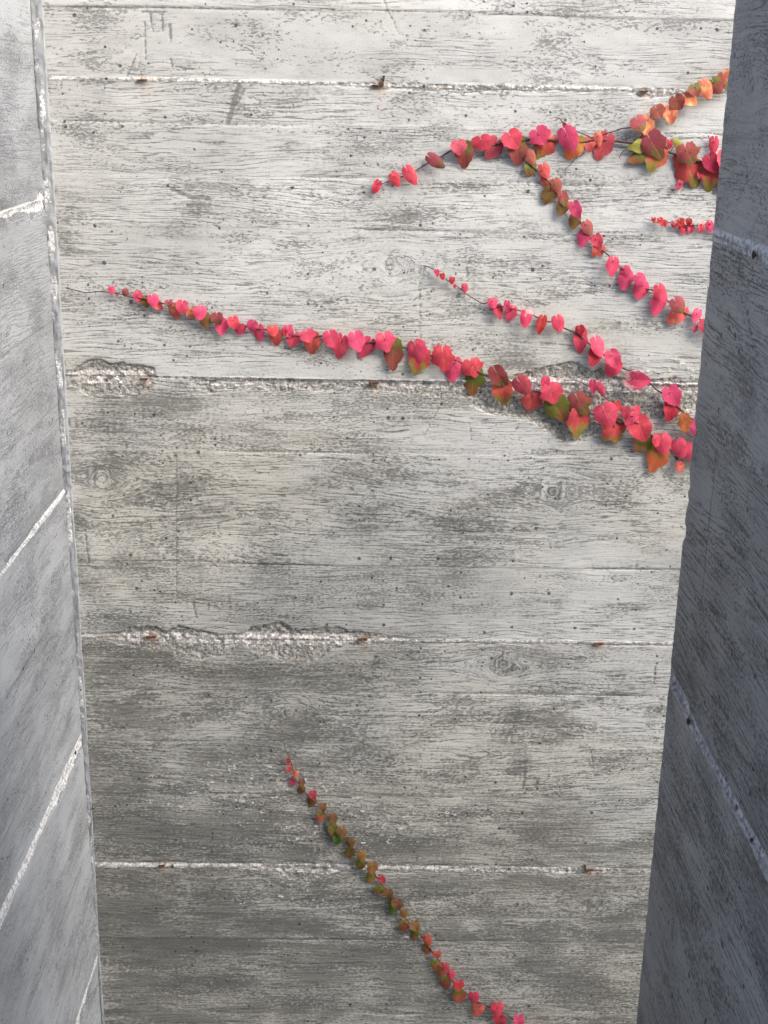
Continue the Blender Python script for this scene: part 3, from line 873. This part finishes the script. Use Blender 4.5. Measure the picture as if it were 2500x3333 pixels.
# ---- back wall
WALL_TOP = 3.5
back = thing('concrete_wall', 'pale board-marked concrete wall at the back with red creeper on it', 'wall', (0.0, 0.0, 0.0))
us = axis_steps([(-0.56, 0.66, 0.0022), (0.66, 1.0, 0.006), (1.0, 3.0, 0.02)])
zs = axis_steps([(0.0, 0.494, 0.02), (0.494, 0.506, 0.002), (0.506, 0.60, 0.006), (0.60, 0.994, 0.0022), (0.994, 1.006, 0.002), (1.006, 1.494, 0.0022),
                 (1.494, 1.506, 0.002), (1.506, 1.994, 0.0022), (1.994, 2.006, 0.002), (2.006, 2.494, 0.0022), (2.494, 2.506, 0.002),
                 (2.506, 2.67, 0.0022), (2.67, 2.994, 0.01), (2.994, 3.006, 0.003), (3.006, WALL_TOP, 0.02)])
U, V = np.meshgrid(us, zs)
JB = [0.5, 1.0, 1.5, 2.0, 2.5, 3.0]
BOARDS = [0.2, 0.5, 0.64, 0.767, 0.827, 0.886, 1.0, 1.165, 1.28, 1.391, 1.5, 1.651, 1.717, 1.865, 2.0, 2.098, 2.262, 2.347, 2.434, 2.5, 2.61, 2.8, 3.0, 3.2]
D, A = wall_fields(U, V, JB, BOARDS, KNOTS, BLOTCHES, MARKS, SPALLS, [(x, z, l, 0.016) for x, z, l, u in TIES], 11, jscale=[1, 1.7, 1, 1.3, 1, 1], lift_wear_shade=[1.1, 1.15, .90, .30, -.18, -.35, -.35],
                   flakes=[(-0.20, 1.19, .26, .08, .9), (-.05, 1.10, .22, .07, .9), (0.14, 1.13, .14, .08, .8), (-.14, .93, .10, .06, .9), (.09, .86, .12, .05, .8), (-.02, .80, .2, .05, .6), (.52, 2.03, .12, .03, .9), (.47, 2.47, .05, .02, .9)])
D[:, 0] -= 0.03; D[:, -1] -= 0.05; D[-1, :] -= 0.05
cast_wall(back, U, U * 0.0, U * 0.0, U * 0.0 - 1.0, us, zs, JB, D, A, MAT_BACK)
v, f = box_data(-0.9, 2.998, 0.026, 0.32, 0.0, WALL_TOP - 0.004)
mesh_object('wall_core', v, f, MAT_CORE, back)

def tie(root, x, y, z, ln, up):
    """bent flat iron form tie sticking out of a joint"""
    ln = ln * 0.9
    h, dpt = 0.0021, 0.003
    pts = [(-ln / 2, 0.0), (ln / 2, 0.0)]
    vs, fs = [], []
    rr = random.Random(int((x + z) * 9999))
    def bar(x0, z0, x1, z1, hw):
        n = 6; b0 = len(vs)
        dx, dz = x1 - x0, z1 - z0; L = math.hypot(dx, dz); nx, nz = -dz / L, dx / L
        for i in range(n + 1):
            t = i / n
            for s in (-1, 1):
                for yy in (0.006, -dpt + rr.uniform(-.0012, .0012)):
                    w = hw * (1 + rr.uniform(-.25, .25))
                    vs.append((x0 + dx * t + nx * w * s, yy, z0 + dz * t + nz * w * s))
        for i in range(n):
            a = b0 + i * 4; b = a + 4
            fs.extend([(a, a + 1, b + 1, b), (a + 2, b + 2, b + 3, a + 3), (a + 1, a + 3, b + 3, b + 1), (a, b, b + 2, a + 2)])
        fs.append((b0, b0 + 2, b0 + 3, b0 + 1)); e = b0 + n * 4; fs.append((e, e + 1, e + 3, e + 2))
    bar(-ln / 2, 0, ln / 2, 0.0006, h * 0.5)
    if up > 0: bar(ln / 2 - 0.002, 0.0, ln / 2 + 0.001, 0.016, h * 0.85)
    if up < 0: bar(-ln / 2 + 0.002, 0.0, -ln / 2, 0.012, h * 0.8)
    o = mesh_object('rusty_tie', vs, fs, MAT_RUST, root)
    o.location = Vector((x, y, z)) - root.location
    return o
for x, z, l, u in TIES:
    tie(back, x, -0.003, z, l, u)

# ---- left wall (slightly out of plumb) with the mortar strip that closes its corner
LW_END = -1.45
left = thing('concrete_wall', 'light blue-grey concrete side wall at the left, smooth with diagonal streaks', 'wall', (-0.53, -0.7, 0.0))
JL = [0.278, 0.783, 1.291, 1.788, 2.303, 2.80]
us = axis_steps([(0.0, 0.72, 0.005), (0.72, 1.45, 0.02)])       # distance in front of the back wall
zs = axis_steps([(0.0, 0.272, .03), (.272, .284, .003), (.284, .45, .02), (.45, .777, .004), (.777, .789, .002), (.789, 1.285, .004), (1.285, 1.297, .002), (1.297, 1.782, .004),
                 (1.782, 1.794, .002), (1.794, 2.297, .004), (2.297, 2.309, .002), (2.309, 2.70, .004), (2.70, 2.794, .01), (2.794, 2.806, .003), (2.806, 3.2, .03)])
U, V = np.meshgrid(us, zs)
rl = random.Random(4)
BL = [(rl.uniform(0, .7), rl.uniform(.5, 2.6), rl.uniform(.08, .3), rl.uniform(.02, .06), rl.uniform(.4, .9)) for _ in range(46)]
ML = [(0.02 + .05 * i, 1.95 + .02 * (i % 3), 0.021 + .05 * i, 1.86, .003, .3) for i in range(4)]
D, A = wall_fields(U, V, JL, [0.4, .6, .9, 1.05, 1.4, 1.6, 1.95, 2.1, 2.42, 2.55], [(.45, 2.5, .03)], BL, ML, [], [], 31, joint_hw=0.0095, base_stain=0.20, jscale=[1, 1.5, 2.0, 0.75, 0.6, 1])
lean = -0.529 - (V - 0.78) * 0.0092
D[:, -1] -= 0.04; D[-1, :] -= 0.04
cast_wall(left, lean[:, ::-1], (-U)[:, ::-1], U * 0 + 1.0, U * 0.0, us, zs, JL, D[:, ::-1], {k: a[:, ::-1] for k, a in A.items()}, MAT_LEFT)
v, f = box_data(-0.85 + 0.53, -0.585 + 0.53, LW_END + 0.002 + 0.7, -0.01 + 0.7, 0.0, 3.19)
mesh_object('wall_core', v, f, MAT_CORE, left)

# mortar strip in the corner
zz = axis_steps([(0.0, 0.5, 0.02), (0.5, 2.7, 0.004), (2.7, 3.2, 0.02)])
cc = np.linspace(0, 1, 12)
Cc, Zc = np.meshgrid(cc, zz)
xl = -0.529 - (Zc - 0.78) * 0.0092 - 0.002; xr = -0.5235 + (vnoise(Zc * 8, Cc * 0, 71) - 0.5) * 0.002
Xc = xl + (xr - xl) * Cc
r1 = fbm(Xc * 160, Zc * 110, 77, 4, 0.65) - 0.5
prof = -0.003 - 0.0014 * np.sin(np.pi * np.clip(Cc, 0, 1)) * (0.4 + 1.2 * vnoise(Zc * 30, Cc * 0, 72)) - r1 * 0.006
prof = prof - 0.0006 * np.exp(-((Cc - 0.9) / 0.07) ** 2)
prof[:, 0] += 0.01; prof[:, -1] = 0.012
zero = Cc * 0
mo = np.clip(0.30 + (fbm(Xc * 60, Zc * 26, 79, 4) - 0.5) * 1.9 - 1.0 * sstep(0.66, 0.80, Cc), 0, 1)
att = dict(gco=np.stack([Zc, Xc * 0.1, zero + 3], -1), wuv=np.stack([Xc, Zc, zero], -1),
           msk=np.stack([zero + 0.25, zero + 0.35, zero], -1), mskb=np.stack([mo, zero, zero + 1.0], -1), mskc=np.stack([zero + 0.5, zero, zero - 0.1], -1))
grid_object('corner_mortar', Xc, prof, Zc, att, MAT_LEFT, left, *left.location)

# ---- right wall end: face towards the gap, worn arris, return face
right = thing('concrete_wall', 'dark slate-grey concrete wall end at the right edge, in front of the creepers', 'wall', (0.5, -1.15, 0.0))
PX, PY, PEND, PTH, PTOP = 0.3565, -0.892, -1.45, 0.30, 2.92
JR = [0.354, 0.854, 1.354, 1.854, 2.355, 2.855]
path = []
for t in axis_steps([(0, 0.12, 0.02), (0.12, PY - PEND - 0.010, 0.004)]):
    path.append((PX, PEND + t, -1.0, 0.0))
for k in range(1, 7):
    a = math.pi / 2 * k / 7
    path.append((PX + 0.008 * (1 - math.cos(a)), PY - 0.008 + 0.008 * math.sin(a), -math.cos(a), math.sin(a)))
for t in axis_steps([(0.010, 0.05, 0.006), (0.05, PTH, 0.02)]):
    path.append((PX + t, PY, 0.0, 1.0))
path = np.array(path)
uu = np.concatenate([[0], np.cumsum(np.hypot(np.diff(path[:, 0]), np.diff(path[:, 1])))])
zs = axis_steps([(0.0, .348, .03), (.348, .36, .003), (.36, .848, .03), (.848, .86, .003), (.86, 1.25, .02), (1.25, 1.348, .004), (1.348, 1.36, .002), (1.36, 1.848, .004),
                 (1.848, 1.86, .002), (1.86, 2.349, .004), (2.349, 2.361, .002), (2.361, 2.70, .004), (2.70, 2.849, .01), (2.849, 2.861, .003), (2.861, PTOP, .03)])
U, V = np.meshgrid(uu, zs)
rl = random.Random(9)
BR = [(rl.uniform(.1, .6), rl.uniform(1.2, 2.7), rl.uniform(.04, .14), rl.uniform(.015, .05), rl.uniform(.5, .95)) for _ in range(40)]
edge_u = float(uu[np.argmin(np.abs(path[:, 1] - (PY - 0.006)))])
MR = [(edge_u - .10, 2.18, edge_u - .10, 1.98, .002, .7), (edge_u - .15, 2.3, edge_u - .17, 2.28, .004, .6)]
D, A = wall_fields(U, V, JR, [.5, 1.0, 1.5, 1.7, 2.03, 2.16, 2.30, 2.45, 2.6], [(edge_u - .085, 2.50, .012), (edge_u - .13, 1.6, .015)], BR, MR, [], [], 53, joint_hw=0.0100, base_stain=0.24)
ew = np.exp(-((U - edge_u) / 0.010) ** 2)
chip = sstep(0.60, 0.80, fbm(U * 8, V * 26, 90, 4, 0.6))
D = D * (1 - 0.85 * ew) - ew * (0.0014 * fbm(U * 20, V * 45, 91, 4, 0.65) + 0.0032 * chip + 0.0014 * np.abs(vnoise(U * 0, V * 160, 92) - 0.5))
A['msk'][..., 0] = np.maximum(A['msk'][..., 0], 0.3 * ew)
D[:, 0] -= 0.04; D[:, -1] -= 0.04; D[-1, :] -= 0.03
PXg = np.repeat(path[None, :, 0], len(zs), 0); PYg = np.repeat(path[None, :, 1], len(zs), 0)
NXg = np.repeat(path[None, :, 2], len(zs), 0); NYg = np.repeat(path[None, :, 3], len(zs), 0)
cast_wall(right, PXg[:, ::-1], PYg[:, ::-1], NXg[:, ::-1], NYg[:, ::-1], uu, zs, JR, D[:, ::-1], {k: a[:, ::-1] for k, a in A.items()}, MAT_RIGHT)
v, f = box_data(PX + 0.022 - 0.5, PX + PTH - 0.5, PEND + 0.002 + 1.15, PY - 0.022 + 1.15, 0.0, PTOP - 0.004)
mesh_object('wall_core', v, f, MAT_CORE, right)

# round tie holes with rust in the side joints
def tie_plug(root, p, axis, r):
    vs, fs = [], []
    n = 10; rr = random.Random(int(p[2] * 1000))
    a, b = Vector((0, 1, 0)), Vector((0, 0, 1))
    for ring, (rad, dep) in enumerate(((1.0, 0.003), (0.8, 0.0042), (0.45, 0.002), (0.12, 0.001))):
        for k in range(n):
            t = 2 * math.pi * k / n
            q = rad * r * (1 + rr.uniform(-.22, .22))
            vs.append(axis * dep + a * (q * math.cos(t)) + b * (q * math.sin(t)))
    for ring in range(3):
        for k in range(n):
            k2 = (k + 1) % n
            fs.append((ring * n + k, ring * n + k2, (ring + 1) * n + k2, (ring + 1) * n + k))
    fs.append(tuple(3 * n + k for k in range(n)))
    o = mesh_object('rusty_tie', vs, fs, MAT_RUST, root)
    o.location = Vector(p) - root.location
for p in ((-0.547, -0.16, 2.303), (-0.535, -0.07, 1.291)):
    tie_plug(left, p, Vector((1, 0, 0)), 0.0042)
for p in ((PX, -1.06, 2.352), (PX, -1.005, 1.854)):
    tie_plug(right, p, Vector((-1, 0, 0)), 0.004)

# ------------------------------------------------------------------ creepers
def leaf_mesh(name, seed, lobed=0.0, fold=0.18, curl=0.12, asym=0.0):
    rr = random.Random(seed)
    ang = [0, 14, 28, 42, 56, 70, 84, 98, 112, 126, 140, 153, 165, 175]
    rad = [.97, .865, .80, .76, .71, .685, .66, .635, .61, .575, .535, .49, .43, .33]
    vs, fs, rings = [(0, 0, 0)], [], []
    outline = []
    for side in (1, -1):
        pts = []
        for i, (a, r) in enumerate(zip(ang, rad)):
            if side == -1 and i == 0: continue
            lob = lobed * (0.16 * math.exp(-((a - 62) / 13.0) ** 2) - 0.10 * math.exp(-((a - 36) / 11.0) ** 2) - 0.06 * math.exp(-((a - 92) / 12.0) ** 2))
            tooth = (0.030 * (1 if i % 2 else -1) if 0 < i < 12 else 0) * (0.6 + 0.8 * lobed)
            r2 = r + lob + tooth + rr.uniform(-.02, .02) + asym * side * 0.06
            t = math.radians(a)
            pts.append((side * r2 * math.sin(t), -r2 * math.cos(t)))
        outline.append(pts)
    loop = outline[0][::-1] + outline[1]        # right notch ... tip ... left notch
    n = len(loop)
    ph = rr.uniform(0, 6)
    def z(x, y):
        d = math.hypot(x, y)
        return fold * (math.sqrt(x * x + 0.03) - 0.173) * (1 - 0.35 * d) - curl * d * d + 0.055 * math.sin(5 * x + ph) * d + 0.05 * math.sin(7 * y + ph * 2) * d
    fr = (0.36, 0.72, 1.0)
    for q in fr:
        for (x, y) in loop:
            vs.append((x * q, y * q, z(x * q, y * q)))
    for k in range(n - 1):
        fs.append((0, 1 + k + 1, 1 + k))
        for r in range(2):
            a = 1 + r * n; b = 1 + (r + 1) * n
            fs.append((a + k, a + k + 1, b + k + 1, b + k))
    me = bpy.data.meshes.new(name)
    me.from_pydata(vs, [], fs)
    me.polygons.foreach_set('use_smooth', np.ones(len(fs), dtype=bool))
    at = me.attributes.new('leafco', 'FLOAT_VECTOR', 'POINT')
    at.data.foreach_set('vector', np.array(vs, dtype=np.float32).reshape(-1))
    me.materials.append(None)
    me.update()
    return me

LEAF_MESHES = [leaf_mesh('leaf', 1, 0, .09, .16), leaf_mesh('leaf', 2, 0.5, 0.13, 0.14), leaf_mesh('leaf', 3, 1.0, 0.07, 0.22), leaf_mesh('leaf', 4, 0.8, 0.11, 0.24, 0.5),
               leaf_mesh('leaf', 5, 0.2, 0.19, 0.16, -0.4), leaf_mesh('leaf', 6, 0.0, 0.50, 0.30, 0.3), leaf_mesh('leaf', 7, 1.3, 0.12, 0.12, 0.8), leaf_mesh('leaf', 8, 1.1, 0.05, 0.30, -0.9)]

PALETTE = {   # main, second, how much of the second colour, pattern (0 margin/blotch, 1 base green, 2 tip green)
    'P': ((.80, .078, .150), (.76, .16, .15), .34, 0), 'Q': ((.72, .064, .125), (.70, .10, .11), .35, 0), 'K': ((.50, .026, .060), (.55, .03, .06), .4, 0),
    'R': ((.50, .020, .035), (.30, .012, .02), .45, 0), 'S': ((.58, .080, .100), (.60, .13, .10), .4, 0), 'M': ((.42, .080, .088), (.20, .12, .04), .42, 2),
    'N': ((.32, .075, .055), (.17, .17, .028), .50, 1), 'L': ((.60, .085, .065), (.26, .22, .04), .40, 2), 'O': ((.74, .17, .06), (.38, .33, .05), .42, 1),
    'A': ((.74, .14, .11), (.68, .30, .12), .40, 0), 'Y': ((.50, .48, .10), (.55, .22, .09), .38, 0), 'G': ((.17, .18, .028), (.34, .12, .045), .42, 2),
    'E': ((.74, .20, .095), (.74, .46, .17), .50, 0), 'F': ((.42, .105, .075), (.28, .15, .045), .42, 0), 'T': ((.62, .090, .080), (.55, .20, .07), .35, 0),
    'B': ((.25, .105, .035), (.15, .15, .028), .48, 0), 'W': ((.70, .060, .110), (.78, .42, .40), .40, 1), 'C': ((.50, .11, .03), (.30, .06, .02), .4, 0),
    'U': ((.48, .12, .07), (.22, .23, .035), .52, 1), 'D': ((.27, .115, .052), (.17, .165, .036), .48, 0), 'V': ((.085, .175, .020), (.16, .19, .03), .4, 0)}

def leaf_material(code):
    main, second, amt, pat = PALETTE[code]
    m = bpy.data.materials.new('creeper_leaf_' + {'P': 'pink', 'Q': 'deep_pink', 'K': 'crimson', 'R': 'red', 'S': 'rose', 'M': 'maroon', 'N': 'olive_maroon', 'L': 'red_olive', 'O': 'orange', 'A': 'salmon', 'Y': 'yellow_green', 'G': 'olive', 'E': 'orange_yellow', 'F': 'brown_pink', 'T': 'coral', 'B': 'brown', 'W': 'pale_pink', 'C': 'rust', 'U': 'salmon_olive', 'D': 'dull_brown', 'V': 'green'}[code])
    N = NT(m)
    lc = N.attr('leafco').outputs['Vector']
    xyz = N.sep(lc)
    info = N.n('ShaderNodeObjectInfo')
    off = N.n('ShaderNodeVectorMath', operation='ADD')
    N.put(off.inputs[0], lc)
    cmb = N.n('ShaderNodeCombineXYZ')
    N.put(cmb.inputs[2], N.math('MULTIPLY', info.outputs['Random'], 37.0)); N.put(cmb.inputs[0], N.math('MULTIPLY', info.outputs['Random'], 11.0))
    N.put(off.inputs[1], cmb.outputs[0])
    nz = N.noise(off.outputs[0], 2.3, 3, 0.55)
    nf = N.noise(off.outputs[0], 14.0, 3, 0.6)
    if pat == 1:   # second colour spreads from the stalk end
        k = N.math('ADD', N.math('MULTIPLY', xyz[1], 0.55), N.math('ADD', nz, 0.10))
    elif pat == 2:   # second colour at the tip
        k = N.math('ADD', N.math('MULTIPLY', xyz[1], -0.55), N.math('SUBTRACT', nz, 0.14))
    else:
        k = N.math('ADD', nz, N.math('MULTIPLY', N.math('SUBTRACT', nf, 0.5), 0.4))
    col = N.mix(N.mr(k, 0.78 - amt * 0.62, 0.98 - amt * 0.62), main, second)
    # veins: midrib and side veins fanning from the stalk
    ax = N.math('ABSOLUTE', xyz[0])
    mid = N.mr(ax, 0.008, 0.030, 1.0, 0.0)
    an = N.math('ARCTAN2', ax, N.math('MULTIPLY', xyz[1], -1.0))
    sv = N.math('ABSOLUTE', N.math('SUBTRACT', N.math('FRACT', N.math('ADD', N.math('MULTIPLY', an, 1.9), N.math('MULTIPLY', xyz[1], 0.5))), 0.5))
    sv = N.mr(sv, 0.02, 0.07, 0.5, 0.0)
    vein = N.math('MAXIMUM', mid, sv)
    col = N.mix(N.math('MULTIPLY', vein, 0.42), col, (min(1, main[0] * 1.2 + .08), main[1] * 1.3 + .06, main[2] * 1.1 + .04))
    hs = N.n('ShaderNodeHueSaturation'); N.put(hs.inputs['Color'], col)
    N.put(hs.inputs['Value'], N.math('MULTIPLY', N.mr(info.outputs['Random'], 0, 1, 0.84, 1.10, False), N.mr(nz, 0.25, 0.75, 0.84, 1.12, False)))
    N.put(hs.inputs['Hue'], N.mr(N.math('FRACT', N.math('MULTIPLY', info.outputs['Random'], 7.7)), 0, 1, 0.490, 0.512, False))
    col = hs.outputs[0]
    # brown specks
    col = N.mix(N.mr(nf, 0.68, 0.74, 0.0, 0.45), col, (.16, .05, .03))
    bp = N.n('ShaderNodeBump'); bp.inputs['Strength'].default_value = 0.5; bp.inputs['Distance'].default_value = 0.002
    N.put(bp.inputs['Height'], N.math('SUBTRACT', N.math('MULTIPLY', nf, 0.6), N.math('MULTIPLY', vein, 0.5)))
    b = N.n('ShaderNodeBsdfPrincipled'); N.put(b.inputs['Base Color'], col); b.inputs['Roughness'].default_value = 0.55
    b.inputs['Specular IOR Level'].default_value = 0.35
    N.put(b.inputs['Normal'], bp.outputs[0])
    tr = N.n('ShaderNodeBsdfTranslucent'); N.put(tr.inputs['Color'], col)
    mx = N.n('ShaderNodeMixShader'); mx.inputs[0].default_value = 0.16
    N.t.links.new(b.outputs[0], mx.inputs[1]); N.t.links.new(tr.outputs[0], mx.inputs[2])
    o = N.n('ShaderNodeOutputMaterial'); N.t.links.new(mx.outputs[0], o.inputs[0])
    return m
LEAF_MATS = {c: leaf_material(c) for c in PALETTE}

LABELS = {'upper': 'topmost creeper with branches: one climbing to orange leaves, one descending to the right wall',
          'small': 'shortest creeper sprig, tiny crimson leaves, sticking out just left of the dark wall',
          'middle': 'crimson-pink creeper running diagonally with a bare leafless tip, above the longest creeper',
          'long': 'longest creeper, crossing the back wall from the left corner, pink leaves turning olive',
          'lower': 'lowest creeper with small brown, olive and pink leaves, climbing from the bottom edge'}
rnd = random.Random(21)

def smooth_path(pts, step=0.006):
    P = [Vector((a, 0, b)) for a, b in pts]
    out = []
    for i in range(len(P) - 1):
        p0, p1, p2, p3 = P[max(i - 1, 0)], P[i], P[i + 1], P[min(i + 2, len(P) - 1)]
        n = max(2, int((p2 - p1).length / step))
        for k in range(n):
            t = k / n
            out.append(0.5 * ((2 * p1) + (p2 - p0) * t + (2 * p0 - 5 * p1 + 4 * p2 - p3) * t * t + (3 * p1 - p0 - 3 * p2 + p3) * t ** 3))
    out.append(P[-1])
    return out

def make_vine(key):
    data = VINES[key]
    s0 = data['stems'][0][2][0]
    root = thing('creeper_vine', LABELS[key], 'creeper', (s0[0], 0.0, s0[1]), 'creepers on the back wall')
    allpts = []
    for si, (nm, rr_, pts) in enumerate(data['stems']):
        sp = smooth_path(pts)
        n = len(sp)
        R0 = rr_ * 0.00074
        for i, p in enumerate(sp):
            w = vnoise(np.array([p.x * 60.0]), np.array([p.z * 60.0 + si]), 5)[0]
            p.y = -0.0040 - 0.004 * w
            p.x += 0.0012 * (vnoise(np.array([i * 0.31]), np.array([si * 3.0]), 6)[0] - .5)
            p.z += 0.0022 * (vnoise(np.array([i * 0.27]), np.array([si * 3.0 + 9]), 7)[0] - .5)
        grow = nm in ('main', 'branch')
        rads = []
        for i in range(n):
            t = i / max(1, n - 1)
            if nm == 'main' or si > 0 and nm == 'branch' and key == 'long':
                k = 0.42 + 0.58 * min(1, t * 2.2)
            elif nm == 'branch':
                k = 0.75 + 0.25 * t
            else:
                k = 1.0 - 0.45 * t
            rads.append(R0 * k * (1 + 0.25 * max(0, math.sin(i * 1.15 + si)) ** 6 + rnd.uniform(-.06, .06)))
        vs, fs = tube_data(sp, rads)
        # holdfast rootlets and leaf scars along the stem
        i = 3
        while i < n - 2:
            q = sp[i]
            d = (sp[i + 1] - sp[i - 1]).normalized()
            sd = rnd.choice((-1, 1))
            a = Vector((-d.z, 0, d.x)) * sd
            L = rnd.uniform(.0025, .0065) * (1.3 if nm == 'twig' else 1)
            e = q + a * L + d * rnd.uniform(-.003, .003); e.y = -0.001
            tv, tf = tube_data([q, (q + e) / 2 + Vector((0, -.0006, 0)), e], [rads[i] * .55, rads[i] * .42, rads[i] * .5], 5)
            b0 = len(vs); vs += tv; fs += [tuple(x + b0 for x in t_) for t_ in tf]
            i += rnd.randint(2, 5)
        allpts += sp
        mesh_object('stem' if nm != 'twig' else 'twig', [v - root.location for v in vs], fs, MAT_STEM, root, True)
    if key == 'lower':
        data['leaves'] = data['leaves'].replace(' F ', ' D ')
    for li, line in enumerate(data['leaves'].strip().split('\n')):
        a = line.split()
        bx, bz, tx, tz, w = map(float, a[:5])
        code, front = a[5], int(a[6])
        off = 0.0135 if front else 0.007
        off += rnd.uniform(-.0015, .0025)
        if w < 0.02: off *= 0.6
        tilt = math.radians(rnd.uniform(2, 15) if front else rnd.uniform(-3, 8))
        if code in 'KR': tilt = math.radians(rnd.uniform(10, 40))
        tv = Vector((tx - bx, 0, tz - bz)); L = tv.length; td = tv.normalized()
        dv = (td * math.cos(tilt) + Vector((0, -1, 0)) * math.sin(tilt)).normalized()
        nrm = (Vector((0, -1, 0)) * math.cos(tilt) - td * math.sin(tilt)).normalized()
        xa = (-dv).cross(nrm).normalized()
        roll = math.radians(rnd.uniform(-14, 14))
        rm = Matrix.Rotation(roll, 3, dv)
        xa = rm @ xa; nrm = rm @ nrm
        sy = L / max(0.6, math.cos(tilt) + math.sin(tilt) * (CAM_Z - bz) / -CAM_Y * max(0.0, -td.z))
        sx = w / 1.30
        sy = min(max(sy, 0.62 * sx), 1.9 * sx)
        if code in 'KR': mi = rnd.choice((4, 5, 5))
        elif w < 0.030: mi = rnd.choice((0, 0, 1, 4))
        elif w < 0.045: mi = rnd.choice((1, 3, 4, 7, 0))
        else: mi = rnd.choice((1, 2, 3, 6, 7, 2, 6))
        o = bpy.data.objects.new('leaf', LEAF_MESHES[mi])
        link(o, root)
        o.material_slots[0].link = 'OBJECT'
        o.material_slots[0].material = LEAF_MATS[code]
        flip = rnd.choice((-1, 1)) if mi != 2 else 1
        sz = (sx + sy) / 2
        base = Vector((bx, -off, bz))
        if front: base -= dv * 0.0
        mw = Matrix.Identity(4)
        cols = (xa * sx, (-dv) * sy, nrm * sz)
        for r in range(3):
            for c in range(3): mw[r][c] = cols[c][r]
            mw[r][3] = (base - root.location)[r]
        o.matrix_local = mw
        # stalk from the nearest bit of stem to the notch of the leaf
        near = min(allpts, key=lambda p: (p - base).length)
        inv = mw.inverted()
        pm = (near + base) / 2 + Vector((0, -0.006, 0.004))
        pts = []
        for k in range(6):
            t = k / 5
            q = near * (1 - t) ** 2 + pm * (2 * t * (1 - t)) + (base + nrm * 0.0003) * t * t
            pts.append(q)
        pr = 0.00055 + 0.009 * min(w, .06) * 0.6
        sv, sf = tube_data(pts, [pr] * 6, 5)
        st = mesh_object('stalk', [inv @ (v - root.location) for v in sv], sf, MAT_STALK, o, True)
    return root

for key in VINES:
    make_vine(key)
